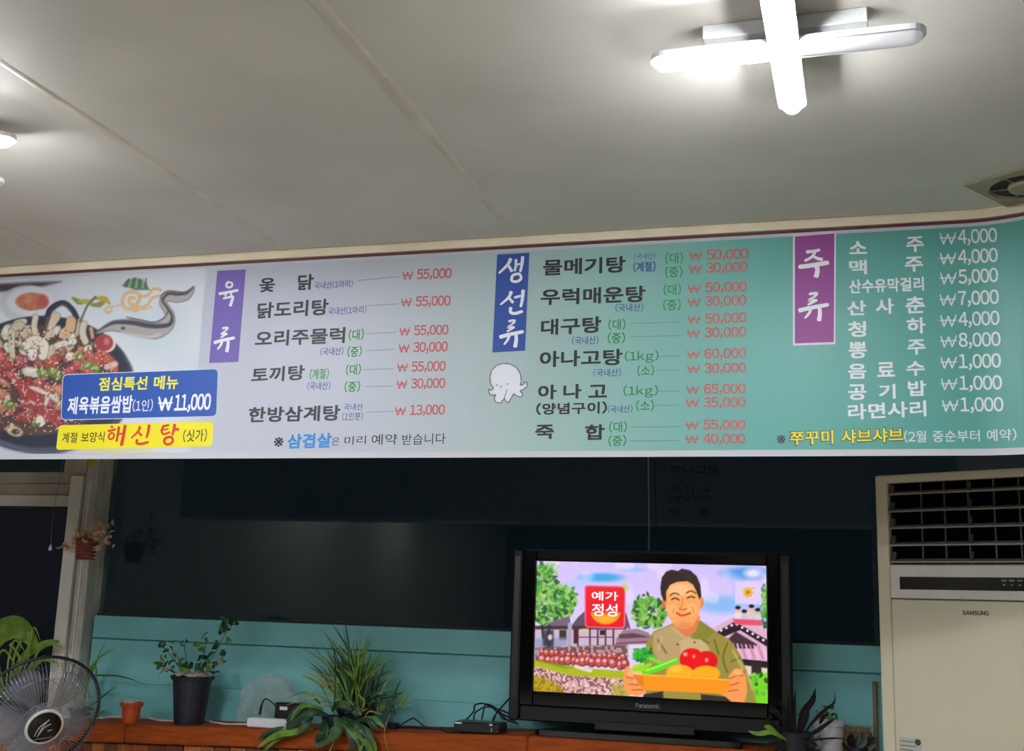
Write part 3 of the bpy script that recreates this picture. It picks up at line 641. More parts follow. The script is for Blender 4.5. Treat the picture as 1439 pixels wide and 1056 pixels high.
# pot
A.ell(60, 541, 129, 97, (52, 60, 84), 2); A.ell(60, 545, 125, 95, (84, 92, 118), 8, .5); A.ell(60, 538, 123, 91, (40, 46, 66), 3)
A.stroke([(66, 455), (70, 436), (88, 426), (102, 436), (110, 452)], [7, 8, 8, 8, 7], (42, 50, 74), 2); A.stroke([(74, 438), (88, 428), (99, 437)], 1.4, (96, 108, 134), 2)
A.stroke([(-40, 612), (0, 622), (40, 634), (90, 640)], 5, (92, 96, 126), 4, .8); A.stroke([(178, 505), (186, 520), (184, 545)], 3, (104, 114, 140), 3, .7)
rg = np.random.RandomState(11)
fd = (np.hypot((X-48)/112, (Yp-534)/76) < 1).astype(float)
A.ell(48, 534, 114, 78, (96, 62, 54), 3)
for k in range(150):
    a = rg.rand()*6.28; r = math.sqrt(rg.rand()); cx = 48+r*104*math.cos(a); cy = 528+r*66*math.sin(a); top = cy < 500+rg.randn()*10
    pal = [(226, 214, 188), (206, 186, 152), (236, 228, 210), (180, 130, 84)] if top else [(184, 62, 58), (206, 84, 66), (160, 50, 50), (214, 120, 86), (226, 206, 184), (190, 70, 70), (176, 52, 56)]
    c = np.array(pal[rg.randint(len(pal))])+rg.randn(3)*8; ro = rg.rand()*3; rx = rg.uniform(6, 15); ry = rg.uniform(4, 8)
    A.ell(cx, cy+2.5, rx, ry, (74, 44, 40), 3, .7, ro); A.ell(cx, cy, rx, ry, c, 2, 1, ro); A.ell(cx-2, cy-2, rx*.5, ry*.4, np.minimum(c+46, 245), 2.5, .7, ro)
for pts, wd, c in [([(18, 500), (16, 475), (22, 456), (34, 452)], 8, (222, 208, 178)), ([(34, 470), (30, 458), (22, 460)], 10, (214, 196, 160)), ([(50, 446), (48, 460), (52, 475)], [8, 8, 9], (228, 212, 180)), ([(78, 446), (72, 458), (66, 474)], [13, 10, 7], (222, 200, 172)), ([(68, 446), (64, 462), (60, 474)], 3, (120, 84, 60)), ([(100, 452), (98, 462), (90, 470)], 14, (224, 178, 128)), ([(112, 450), (108, 470)], 5, (208, 186, 150)), ([(118, 456), (116, 468), (120, 480)], 9, (216, 206, 184)), ([(128, 462), (130, 474)], 5, (210, 160, 110)), ([(36, 486), (48, 478), (62, 484), (60, 500)], 12, (234, 226, 206)), ([(80, 486), (92, 482), (104, 480)], 8, (230, 222, 206))]:
    A.stroke(pts, wd+2 if not isinstance(wd, list) else [q+2 for q in wd], (110, 84, 66), 2.5, .6); A.stroke(pts, wd, c, 1.6)
A.stroke([(113, 452), (118, 440), (124, 428), (134, 418)], [4, 3, 3, 4], (128, 112, 96), 1.6)
A.ell(148, 483, 15, 13, (236, 214, 206), 2); A.ell(146, 482, 13, 12, (184, 58, 66), 2); A.ell(150, 480, 4, 5, (220, 120, 120), 3)
A.stroke([(128, 508), (142, 500), (156, 508), (160, 520)], 12, (206, 84, 62), 3); A.stroke([(150, 516), (162, 512)], 8, (228, 190, 170), 3)
for cx, cy, rx, ry, ro in [(60, 524, 9, 6, .4), (74, 523, 8, 7, 0), (82, 528, 6, 6, 0), (112, 502, 6, 5, 0), (122, 514, 9, 5, -.5), (134, 518, 7, 5, .6), (14, 569, 6, 7, .3), (50, 596, 6, 5, 0), (30, 488, 4, 3, 0)]:
    A.ell(cx, cy, rx, ry, (98, 146, 56), 2.5, 1, ro); A.ell(cx+1, cy-1, rx*.5, ry*.5, (180, 204, 96), 3, .9, ro)
A.stroke([(20, 536), (34, 546), (50, 548), (66, 556), (64, 568)], [6, 9, 8, 7, 5], (230, 206, 190), 2.5); A.stroke([(28, 540), (38, 552), (54, 560)], 15, (190, 54, 56), 3); A.stroke([(60, 580), (78, 590)], 16, (192, 60, 62), 3); A.ell(56, 592, 6, 8, (232, 222, 208), 2)
A.ell(20, 606, 12, 7, (216, 190, 150), 2.5, 1, .4); A.ell(22, 607, 6, 4, (70, 60, 50), 2.5)
spk = (A.noise(2.2, 21) > .80)*fd; A.put(spk*.75, (244, 232, 222)); spk = (A.noise(3.1, 22) < .17)*fd; A.put(spk*.6, (80, 38, 36))
# eel
ec = [(136, 468), (150, 461), (163, 458), (185, 460), (205, 464), (221, 465), (234, 457), (239, 445), (234, 434), (229, 425), (236, 417), (249, 418), (261, 416), (268, 410), (272, 404)]
ew = [2, 9, 15, 21, 22, 21, 19, 12, 10, 9, 13, 14, 12, 7, 2]
A.stroke(ec, [q+1.6 for q in ew], (96, 92, 104), 1.6); A.stroke(ec, ew, (176, 168, 166), 2)
up = [(a[0]-.0, a[1]-w_*.30) if i < 6 else ((a[0]+w_*.22, a[1]-w_*.05) if i < 8 else (a[0], a[1]-w_*.3)) for i, (a, w_) in enumerate(zip(ec, ew))]
A.stroke(up, [1]+[q*.30 for q in ew[1:]], (70, 68, 80), 2); A.stroke([(178, 446), (199, 450), (216, 453), (230, 447), (236, 436), (228, 424), (228, 414), (238, 409), (256, 411)], 1.6, (82, 80, 96), 1.6)
A.stroke([(172, 468), (190, 472), (210, 474), (224, 470)], 4, (206, 204, 204), 3, .8); A.ell(173, 461.5, 3, 2, (70, 66, 70), 1.6)
# blank right part where the picture ends
A.poly([(100, 645), (118, 634), (150, 630), (210, 632), (250, 645)], (226, 208, 130), 9, .75)
A.put(np.clip((X-276)/8, 0, 1), (216, 219, 232))
A.c = (A.c*.80+A.c.mean(-1, keepdims=True)*.20)*.97
grid_object('food_picture', P3, nx, ny, A.c, attr_mat('food_print', 0, .42), BR)
# ------------------------------------------------------------------ counter along the window wall
def cz(x): return .700 if x > -1.2 else .700+.0345*(x+1.2)
YF = 4.5
CT = thing('wooden_counter', 'long reddish brown wooden counter with plank front under the windows', 'counter', (-1.5, 4.65, 0))
CX1 = .10
for xa, xb in ((X0+.01, -3.0), (-2.998, -1.2), (-1.198, CX1)):
    bm = NB(); pts = [(xa, YF, cz(xa)-.075), (xb, YF, cz(xb)-.075), (xb, YF, cz(xb)), (xa, YF, cz(xa))]
    prism(bm, pts, (0, .296, 0)); bmesh.ops.recalc_face_normals(bm, faces=bm.faces)
    bmesh.ops.bevel(bm, geom=bm.edges[:], offset=.005, segments=2, affect='EDGES'); obj('counter_top', bm, M_wood, CT)
random.seed(4); x = X0+.01; k = 0
while x < CX1-.09:
    wd = random.choice((.062, .07, .085, .075)); z = cz(x)-.077-.003
    bm = NB(); box(bm, (x, YF+.020+random.random()*.004, .03), (x+wd-.003, YF+.04, min(z, cz(x+wd)-.08)), .0015)
    obj('plank', bm, random.choice((M_plank, M_plank, M_plank2, M_plank3)), CT); x += wd
bm = NB(); box(bm, (X0+.01, YF+.041, .02), (CX1-.01, YF+.06, .60)); obj('backing_board', bm, M_plank2, CT)

def on(px, py, y):
    """a point standing on the counter: pixel gives x, the counter gives z"""
    p = aty(px, py, y); return Vector((p.x, y, cz(p.x)))
# ------------------------------------------------------------------ television
TV = thing('television', 'black flat television with glossy frame on the counter, showing a man with a vegetable tray', 'television', (-.76, 4.64, .70), 0)
TY = 4.62
def tpl(px, py): return aty(px, py, TY)
q = {k: tpl(*v) for k, v in dict(tl=(757, 787), tr=(1077.5, 797), br=(1078.5, 990.5), bl=(747, 971)).items()}
sx0 = (q['tl'].x+q['bl'].x)/2; sx1 = (q['tr'].x+q['br'].x)/2; sz0 = (q['bl'].z+q['br'].z)/2; sz1 = (q['tl'].z+q['tr'].z)/2
ox0, ox1 = tpl(718, 900).x, tpl(1113, 900).x; oz1 = tpl(900, 775).z; oz0 = tpl(880, 1022).z
def frame_bm(x0, x1, z0, z1, a0, a1, b0, b1, y0, y1, bev=.004):
    bm = NB()
    for (p, r) in (((x0, z0), (a0, z1)), ((a1, z0), (x1, z1)), ((a0, z0), (a1, b0)), ((a0, b1), (a1, z1))):
        box(bm, (p[0], y0, p[1]), (r[0], y1, r[1]), bev)
    return bm
obj('bezel', frame_bm(ox0+.045, ox1-.045, sz0-.055, oz1-.006, sx0, sx1, sz0, sz1, TY-.012, TY+.02), M_gloss, TV)
obj('outer_frame', frame_bm(ox0, ox1, oz0, oz1, ox0+.046, ox1-.046, sz0-.054, oz1-.007, TY-.008, TY+.03, .006), M_grey, TV)
bm = NB(); box(bm, (ox0+.02, TY+.03, oz0+.02), (ox1-.02, TY+.09, oz1-.02), .02); obj('back_shell', bm, M_black, TV)
bm = NB(); box(bm, (-.96, TY-.01, .726), (-.56, TY+.07, oz0+.02), .006); obj('stand_neck', bm, M_black, TV)
bm = NB(); prism(bm, [(a, b, 0) for a, b in rounded([(-1.20, 4.53), (-.36, 4.53), (-.46, 4.78), (-1.10, 4.78)], .06)], (0, 0, .022))
for v in bm.verts: v.co = Vector((v.co.x, v.co.y, .7015+v.co.z))
bmesh.ops.recalc_face_normals(bm, faces=bm.faces); obj('stand_base', bm, M_gloss, TV)
for sx in (ox0+.022, ox1-.022):
    bm = NB(); box(bm, (sx-.012, TY-.0105, sz0-.03), (sx+.012, TY-.007, oz1-.03), .001); obj('speaker_grille', bm, M_black, TV)
T('Panasonic', 894, 994.5, 928, 996, 6.4, (150, 150, 156), .01, off=.0135, name='logo_lettering', parent=TV, toplane=lambda a, b: aty(a, b, TY))
bm = NB(); box(bm, (-.82, TY-.0135, .804), (-.79, TY-.012, .807)); obj('power_mark', bm, M_grey, TV)
# the picture on the screen
nx, ny = 340, 200
xx, zz = np.meshgrid(np.linspace(sx0+.001, sx1-.001, nx), np.linspace(sz0+.001, sz1-.001, ny)); P3 = np.stack([xx, np.full_like(xx, TY), zz], -1)
A = Paint(np_proj(P3)); X, Yp = A.x, A.y
sk = np.clip((Yp-787)/90, 0, 1)[..., None]; A.c = np.array((208, 190, 250))*(1-sk)+np.array((226, 206, 252))*sk
cl = np.clip((A.noise(26, 2)-.45)*3, 0, 1)*np.clip((X-960)/60, 0, 1); A.put(cl*.7*(Yp < 880), (110, 176, 244))
A.ell(845, 812, 28, 6, (60, 166, 232), 5); A.ell(815, 822, 26, 5, (180, 200, 250), 6, .7); A.ell(1048, 806, 30, 8, (58, 146, 226), 8, .9); A.ell(1058, 806, 12, 6, (230, 226, 252), 6); A.ell(1015, 850, 34, 12, (120, 186, 246), 10, .8)
A.ell(893, 801, 14, 3, (140, 190, 245), 4, .8)
def foliage(cx, cy, rx, ry, n, seed, base=(62, 140, 48)):
    r = np.random.RandomState(seed)
    for k in range(n):
        a = r.rand()*6.28; q_ = math.sqrt(r.rand()); x_ = cx+q_*rx*math.cos(a); y_ = cy+q_*ry*math.sin(a); d = r.randint(4)
        A.ell(x_, y_, r.uniform(2, 5), r.uniform(1.4, 3), [(34, 84, 40), base, (96, 176, 60), (150, 206, 84)][d], 1.6, .9, r.rand()*3)
foliage(766, 836, 20, 44, 260, 1); foliage(790, 845, 22, 22, 150, 2); foliage(770, 800, 14, 12, 30, 7); foliage(778, 868, 26, 12, 40, 3, (44, 100, 50))
foliage(912, 862, 24, 22, 170, 4, (110, 170, 50)); foliage(905, 842, 10, 12, 20, 14, (110, 180, 60)); foliage(1075, 850, 5, 32, 40, 5)
A.put(np.clip((A.noise(15, 77)-.55)*4, 0, 1)*.45*(Yp < 850), (244, 232, 255))
A.poly([(812, 868), (830, 852), (846, 860), (880, 862), (886, 884), (800, 884)], (98, 80, 96), 2); A.poly([(766, 884), (770, 876), (800, 866), (800, 884)], (120, 100, 120), 2)
A.poly([(752, 882), (882, 882), (878, 912), (752, 912)], (206, 184, 208), 2); A.poly([(752, 880), (880, 880), (880, 885), (752, 885)], (66, 48, 58), 2)
for x_ in (812, 829, 840, 851, 862): A.stroke([(x_, 884), (x_, 908)], 2.4, (96, 44, 56), 1.2)
A.poly([(843, 886), (850, 886), (850, 893), (843, 893)], (40, 30, 40), 1.2); A.poly([(816, 884), (827, 884), (827, 888), (816, 888)], (230, 200, 120), 2); A.stroke([(812, 896), (862, 896)], 1.6, (120, 60, 70), 1.2); A.poly([(806, 884), (812, 884), (812, 905), (806, 905)], (80, 30, 40), 1.5); A.poly([(786, 886), (796, 886), (796, 900), (786, 900)], (60, 50, 40), 2)
A.poly([(798, 876), (804, 876), (803, 912), (797, 912)], (176, 166, 186), 1.5); A.stroke([(772, 880), (770, 915)], 3, (50, 44, 60), 2); A.stroke([(762, 880), (764, 912)], 3, (40, 36, 50), 2); A.poly([(752, 898), (796, 896), (796, 914), (752, 914)], (140, 150, 190), 3, .7); A.poly([(764, 886), (778, 886), (778, 914), (764, 914)], (36, 34, 44), 3, .8); A.ell(773, 896, 3, 4, (220, 200, 210), 2)
A.poly([(866, 898), (876, 886), (896, 884), (912, 890), (916, 896), (914, 906), (866, 906)], (160, 124, 140), 2); A.poly([(870, 892), (890, 890), (914, 896), (870, 898)], (96, 66, 80), 2); A.stroke([(866, 905), (914, 902)], 2, (120, 70, 80), 1.5)
A.poly([(874, 908), (910, 906), (910, 924), (874, 920)], (226, 216, 244), 2)
A.poly([(752, 911), (882, 906), (882, 930), (752, 930)], (120, 82, 84), 3); nz = A.noise(4, 31); A.put((nz > .6)*(Yp > 908)*(Yp < 930)*(X < 884)*.6, (226, 190, 200))
r = np.random.RandomState(9)
for k in range(34):
    back = k < 17; x_ = 762+(k % 17)*7.3+r.randn()*1.2; y_ = (918 if back else 927)+(x_-760)*.06+r.randn(); rr = 4.2 if back else 6.2
    A.ell(x_, y_, rr, rr*1.15, (96, 34, 36), 1.2); A.ell(x_-.4, y_-.6, rr*.86, rr, (204, 84, 74) if k % 3 else (180, 66, 66), 1.4); A.ell(x_-1, y_-2.4, rr*.45, rr*.4, (240, 176, 180), 1.6)
A.poly([(748, 928), (800, 938), (884, 944), (884, 956), (800, 950), (748, 936)], (176, 186, 16), 2); A.poly([(748, 927), (790, 934), (830, 940), (790, 940)], (120, 150, 20), 3, .7)
A.stroke([(809, 937), (818, 940), (830, 943)], 5, (236, 214, 210), 2)
st = A.poly([(748, 936), (800, 950), (884, 955), (884, 985), (748, 972)], (220, 170, 168), 2); nz = A.noise(2.6, 41); A.put(st*(nz > .62)*.8, (120, 70, 80)); A.put(st*(nz < .25)*.7, (250, 226, 226)); A.poly([(746, 948), (775, 958), (796, 974), (746, 974)], (190, 160, 20), 3); A.put((A.noise(3, 44) > .6)*(Yp > 946)*(X < 792)*.5, (110, 96, 10)); A.poly([(860, 962), (884, 964), (884, 985), (862, 980)], (180, 170, 50), 4, .8)
# right hand pavilion
A.poly([(996, 886), (1030, 868), (1079, 886), (1079, 948), (1000, 940)], (226, 176, 206), 2); A.poly([(1000, 893), (1032, 874), (1079, 900), (1079, 910), (1040, 886), (1006, 900)], (44, 26, 38), 1.5); A.poly([(1020, 902), (1034, 888), (1064, 906), (1060, 912), (1024, 912)], (70, 46, 54), 2)
for k in range(10): A.ell(1006+k*7.4, (890-k*3.6 if k < 4 else 878+(k-4)*4.4), 1.8, 1.8, (250, 226, 240), 1.2)
for k in range(9): A.stroke([(1030+k*6, 905+k*.6), (1036+k*6, 926)], 2.2, (246, 196, 222) if k % 2 else (196, 130, 170), 1.5)
A.poly([(1036, 926), (1079, 930), (1079, 940), (1036, 934)], (40, 24, 34), 1.5); A.poly([(1040, 936), (1079, 940), (1079, 950), (1046, 946)], (226, 214, 190), 2); A.poly([(1056, 930), (1070, 930), (1070, 948), (1056, 948)], (50, 34, 40), 2)
A.poly([(1050, 950), (1079, 946), (1079, 992), (1050, 990)], (120, 220, 30), 4); foliage(1066, 962, 12, 16, 26, 17, (120, 214, 40))
A.poly([(1033, 818), (1069.5, 819), (1069.5, 850), (1033, 849)], (232, 208, 250), 1.6, .9)
for k in range(7):
    a = k*2*PI/7; A.ell(1051+4.2*math.cos(a), 833+4.4*math.sin(a), 3.2, 2.4, (236, 184, 40), 1.4, 1, a)
A.ell(1051, 833, 2.6, 2.6, (200, 120, 40), 1.2); A.stroke([(1056, 828), (1060, 826)], 1.6, (236, 190, 40))
for k, (x_, y_) in enumerate([(1037, 857), (1046, 862), (1056, 855), (1065, 860)]):
    A.ell(x_, y_+9, 5, 7, [(230, 220, 230), (190, 200, 220), (226, 200, 190), (210, 210, 226)][k], 1.5); A.ell(x_, y_, 3.4, 4, (240, 180, 150), 1.2); A.ell(x_, y_-2.6, 3.8, 2.6, (40, 24, 30), 1.2)
A.poly([(1030, 870), (1070, 872), (1072, 880), (1032, 878)], (236, 80, 110), 2)
# red sign
A.poly(rounded([(821, 822.5), (879.5, 824), (878.5, 884), (822, 882.5)], 5), (250, 110, 150), 1.5); A.ell(878, 826, 5, 5, (180, 220, 90), 3, .8)
A.poly(rounded([(823, 824.5), (877.5, 826), (876.5, 882), (823.5, 881)], 4), (238, 16, 34), 1.5)
A.ell(851, 860, 21, 18, (248, 150, 30), 1.5, 1, 0, where=(Yp > 861).astype(float)); A.ell(851, 857, 18, 9, (242, 60, 24), 4, .9, 0, where=(Yp > 858).astype(float)); A.ell(851, 869, 12, 6, (252, 190, 50), 5, .7)
# the man
A.poly([(908, 986), (904, 940), (908, 905), (918, 888), (944, 877), (952, 872), (984, 872), (1006, 888), (1026, 900), (1040, 920), (1052, 950), (1060, 975), (1064, 992), (930, 988)], (156, 142, 62), 2)
A.poly([(918, 890), (944, 878), (958, 900), (962, 940), (930, 940), (918, 915)], (190, 160, 110), 3); A.poly([(955, 900), (984, 894), (996, 910), (1002, 950), (958, 950)], (206, 176, 128), 3)
A.poly([(984, 873), (1006, 888), (990, 900), (972, 898)], (140, 134, 50), 1.6); A.poly([(948, 878), (943, 884), (960, 900), (972, 897)], (204, 170, 120), 1.6)
for q_ in ([(925, 900), (936, 918)], [(1022, 905), (1016, 925), (1022, 945)], [(1004, 900), (1010, 920)], [(1040, 925), (1028, 930)], [(988, 900), (996, 904)]): A.stroke(q_, 2.4, (100, 88, 34), 2.4, .8)
for q_ in ([(1030, 915), (1044, 940)], [(1050, 948), (1058, 970)], [(930, 896), (926, 912)]): A.stroke(q_, 3, (212, 196, 120), 3, .7)
for x_, y_ in ((976, 903), (952, 906)): A.ell(x_, y_, 1.5, 1.3, (80, 60, 30), 1)
A.poly([(944, 868), (948, 882), (964, 896), (978, 888), (984, 866)], (226, 128, 72), 2)
A.ell(985, 847, 4, 8, (232, 140, 84), 1.5); A.ell(933.5, 848, 3.4, 7, (214, 112, 62), 1.5)
A.poly([(934, 828), (935, 850), (940, 868), (950, 882), (962, 885), (974, 880), (982, 866), (985, 848), (984, 826), (974, 812), (950, 812)], (250, 168, 96), 2)
A.ell(956, 829, 18, 8, (253, 202, 146), 6, .8); A.ell(945, 858, 7, 8, (252, 186, 120), 5, .8); A.ell(972, 856, 8, 8, (252, 186, 122), 5, .8); A.ell(962, 880, 12, 5, (232, 136, 74), 5, .7)
A.poly([(928, 826), (930, 812), (936, 804), (944, 801), (953, 803), (958, 799.5), (970, 802), (979, 810), (984, 822), (985.5, 838), (983, 843), (979, 832), (974, 822), (966, 817), (952, 818), (942, 822), (936, 832), (936, 846), (932, 843), (929, 836)], (44, 22, 16), 1.6)
A.stroke([(954, 803), (962, 808), (972, 816)], 1.4, (80, 50, 40), 1.5, .6)
A.stroke([(942, 837), (948, 834), (954, 836)], 1.8, (110, 54, 30), 1.3); A.stroke([(965, 833.5), (971, 831), (978, 834)], 1.8, (110, 54, 30), 1.3)
A.stroke([(944, 843), (949, 841), (954, 843.5)], 1.8, (70, 30, 22), 1.2); A.stroke([(966, 841), (971, 838.8), (976, 840.5)], 1.8, (70, 30, 22), 1.2)
A.stroke([(959, 842), (958, 852), (955, 855)], 1.4, (226, 130, 74), 1.6); A.stroke([(955, 856), (959.5, 857.5), (965, 855.5)], 1.6, (200, 92, 54), 1.4)
A.stroke([(951, 862), (959, 865.5), (970, 862)], 2.6, (206, 70, 56), 1.4); A.stroke([(947, 856), (946, 862)], 1.1, (222, 120, 70), 1.4); A.stroke([(973, 854), (975, 861)], 1.1, (222, 120, 70), 1.4)
# tray with vegetables
A.poly([(905, 976), (932, 972), (932, 986), (902, 984)], (44, 40, 34), 2); A.poly([(985, 976), (1026, 980), (1040, 992), (985, 990)], (50, 44, 34), 2)
foliage(904, 922, 13, 11, 60, 23, (20, 190, 40)); A.ell(902, 921, 11, 9, (16, 176, 40), 4, .6); A.stroke([(914, 926), (928, 932), (936, 936)], 5, (120, 220, 60), 2)
A.ell(900, 940, 12, 6, (190, 220, 30), 2.5); A.stroke([(906, 946), (930, 937), (953, 927)], [8, 9, 5], (90, 226, 30), 1.6); A.stroke([(908, 943), (930, 935), (950, 927)], 2, (190, 250, 90), 1.6); A.stroke([(890, 942), (905, 938), (914, 934)], [4, 6, 4], (150, 220, 40), 1.6)
A.ell(993, 929, 15.5, 13.5, (226, 12, 18), 1.5); A.ell(972, 927, 17, 15.5, (240, 12, 18), 1.5); A.ell(963, 920, 3, 2.6, (255, 170, 150), 2.5); A.ell(975, 923, 2, 2.6, (255, 150, 130), 2.5); A.ell(993, 928, 2.4, 3, (255, 150, 130), 2.5)
A.ell(955, 946, 19, 11.5, (250, 178, 22), 1.5); A.ell(992, 947, 20, 11, (252, 172, 22), 1.5); A.ell(950, 941, 7, 4, (255, 206, 70), 4, .8)
A.poly([(888, 947), (960, 951), (1029, 955.5), (1027, 976), (960, 973), (904, 970.5)], (252, 150, 20), 1.5); A.stroke([(888, 948), (960, 952), (1029, 956.5)], 1.6, (255, 190, 60), 1.2); A.poly([(888, 948), (904, 951), (904, 970), (898, 966)], (226, 120, 20), 1.5, .7)
for pts in ([(876, 950), (879, 938), (884, 936), (888, 944), (892, 958), (902, 966), (908, 974), (896, 979), (882, 976), (876, 964)], [(1024, 950), (1032, 940), (1042, 940), (1048, 952), (1050, 972), (1046, 990), (1030, 989), (1020, 980), (1012, 976), (1026, 972)]): A.poly(pts, (250, 156, 84), 1.6)
for q_ in ([(880, 952), (890, 954)], [(884, 962), (897, 963)], [(888, 970), (904, 970)], [(1026, 954), (1036, 950), (1044, 950)], [(1026, 964), (1038, 960)], [(1024, 972), (1036, 970)]): A.stroke(q_, 1.5, (196, 86, 40), 1.4)
A.ell(886, 946, 5, 5, (255, 188, 130), 3, .7); A.ell(1036, 946, 6, 4, (255, 188, 130), 3, .7)
grid_object('screen', P3, nx, ny, A.c, attr_mat('screen_picture', 1.0, .2), TV)
TL = lambda a, b: aty(a, b, TY)
TWH = emis('screen_white', (250, 236, 244), 1.0); TM[(250, 236, 244)] = TWH
T('예가', 831.5, 844, 868.5, 844.8, 12.5, (250, 236, 244), .014, off=.0012, name='screen_lettering', parent=TV, toplane=TL)
T('정성', 832, 866, 867.5, 867, 17.5, (250, 236, 244), .014, off=.0012, name='screen_lettering', parent=TV, toplane=TL)

# ------------------------------------------------------------------ standing air conditioner
TH = math.radians(-27.5)
AC = thing('air_conditioner', 'tall cream standing air conditioner with louvred top, angled beside the television', 'air conditioner', (.1205, 4.45, 0), TH)
WD, HT, DP = .704, 1.716, .29
bm = NB(); FT = .03
prism(bm, [(0, FT, .06), (WD, FT, .06), (WD, DP, .06), (0, DP, .06)], (0, 0, HT-.06)); bmesh.ops.recalc_face_normals(bm, faces=bm.faces); bmesh.ops.bevel(bm, geom=bm.edges[:], offset=.008, segments=2, affect='EDGES')
# narrow frame around the front
ACB = obj('cabinet', bm, M_ac, AC, local=True)
bm = NB()
for a, b in (((0, 0, .06), (.048, FT+.004, HT)), ((WD-.048, 0, .06), (WD, FT+.004, HT)), ((.04, 0, HT-.030), (WD-.04, FT+.004, HT))): box(bm, a, b, .007, 2)
obj('front_frame', bm, M_ac, AC, local=True)
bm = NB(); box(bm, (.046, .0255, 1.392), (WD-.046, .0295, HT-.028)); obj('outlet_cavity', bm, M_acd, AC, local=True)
for i, z in enumerate((1.646, 1.5835, 1.523, 1.461, 1.401)):
    bm = NB(); prism(bm, [(.05, -.002, z), (.05, .0245, z+.010), (.05, .0245, z+.006), (.05, -.002, z-.006)], (WD-.1, 0, 0)); bmesh.ops.recalc_face_normals(bm, faces=bm.faces); obj('louvre', bm, M_louv, AC, local=True)
    for u in (.056, .345, WD-.072):
        bm = NB(); prism(bm, [(u, 0, z), (u, .022, z), (u, .018, z+.032), (u, .012, z+.034)], (.006 if u != .056 else .014, 0, 0)); bmesh.ops.recalc_face_normals(bm, faces=bm.faces); obj('louvre_pivot', bm, M_vane, AC, local=True)
for u in (.165, .25, .335, .425, .51, .595):
    bm = NB(); box(bm, (u, .016, 1.394), (u+.005, .0250, HT-.030)); obj('vertical_vane', bm, M_vane, AC, local=True)
bm = NB(); box(bm, (.048, .0005, 1.270), (WD-.048, .03, 1.388), .003); obj('control_band', bm, M_acs, AC, local=True)
bm = NB(); box(bm, (.084, -.0006, 1.301), (WD-.084, .006, 1.346), .001); dp = obj('display_window', bm, M_gloss, AC, local=True)
for k in range(6):
    u = .445+k*.026
    for j, (dz, h, ww) in enumerate(((1.332, .007, .018), (1.318, .006, .008))):
        bm = NB(); box(bm, (u+(.018-ww)/2, -.0012, dz), (u+(.018+ww)/2, -.0007, dz+h)); obj('indicator_mark', bm, tmat((118, 120, 126)), dp, local=True)
bm = NB(); box(bm, (.0485, .002, .10), (WD-.0485, .03, 1.266), .004, 2); obj('front_panel', bm, M_ac, AC, local=True)
bm = NB(); box(bm, (.06, -.0005+.002, .70), (.142, .0018, .789)); stc = obj('rating_sticker', bm, tmat((196, 196, 186)), AC, local=True)
for k in range(5):
    bm = NB(); box(bm, (.066, .001, .774-k*.014), (.066+(.05, .06, .045, .065, .05)[k], .0014, .7775-k*.014)); obj('small_print', bm, tmat((120, 120, 116)), AC, local=True)
bm = NB(); lathe(bm, [(.011, 0), (.011, .0005)], c=(.130, .0014, .777), axis=(0, -1, 0), n=16); obj('round_mark', bm, tmat((60, 60, 62)), AC, local=True)
bm = NB(); box(bm, (.01, .01, 0), (WD-.01, DP-.01, .06)); obj('plinth', bm, M_grey, AC, local=True)
m = text_mesh('SAMSUNG', .055); n = len(m.vertices); co = np.empty(n*3); m.vertices.foreach_get('co', co); co = co.reshape(-1, 3); lo = co.min(0); hi = co.max(0)
o2 = np.empty_like(co); o2[:, 0] = .307+.090*(co[:, 0]-lo[0])/(hi[0]-lo[0]); o2[:, 1] = .0012-co[:, 2]; o2[:, 2] = 1.2175+.0155*(co[:, 1]-lo[1])/(hi[1]-lo[1])
m.vertices.foreach_set('co', o2.ravel()); m.update(); m.materials.append(tmat((84, 82, 78))); o = bpy.data.objects.new('logo_lettering', m); COL.objects.link(o); o.parent = AC

# ------------------------------------------------------------------ small things and plants
def ribbon(bm, pts, wd, fold=.18, prof=None, n=4, face=Vector((0, -1, .25))):
    """a leaf along a smooth path of points, widest in its middle, turned towards 'face'"""
    P = smoothpath(pts, n) if len(pts) > 2 else [Vector(pts[0]).lerp(Vector(pts[1]), k/4) for k in range(5)]
    N_ = len(P)-1; prev = None
    for i, p in enumerate(P):
        t = (P[min(i+1, N_)]-P[max(i-1, 0)]).normalized(); s_ = t.cross(face)
        if s_.length < 1e-3: s_ = Vector((1, 0, 0))
        s_.normalize(); nn = s_.cross(t).normalized(); f = i/N_
        w_ = wd*(prof(f) if prof else (.45+.55*math.sin(PI*min(1, f*1.15)))*(1 if f < .75 else max(.04, (1-f)/.25)))
        vs = [bm.verts.new(p-s_*w_/2+nn*fold*w_), bm.verts.new(p), bm.verts.new(p+s_*w_/2+nn*fold*w_)]
        if prev:
            bm.faces.new((prev[0], prev[1], vs[1], vs[0])); bm.faces.new((prev[1], prev[2], vs[2], vs[1]))
        prev = vs
    return bm
BROAD = lambda f: (math.sin(PI*min(1, max(0, f*.96+.02)))**.75)+.02
def lobed(f): return (math.sin(PI*min(1, f*.96+.02))**.6)*(.62+.38*abs(math.sin(f*PI*4)))+.02
def unit_leaf(name, prof=BROAD, wd=.7):
    bm = NB(); ribbon(bm, [Vector((0, 0, 0)), Vector((0, -.12, .5)), Vector((0, 0, 1))], wd, .15, prof, 3); me = bpy.data.meshes.new(name); bm.to_mesh(me); bm.free()
    for p in me.polygons: p.use_smooth = True
    return me
LEAF_ROUND = unit_leaf('round_leaf'); LEAF_CURL = unit_leaf('curled_leaf', BROAD, .55)
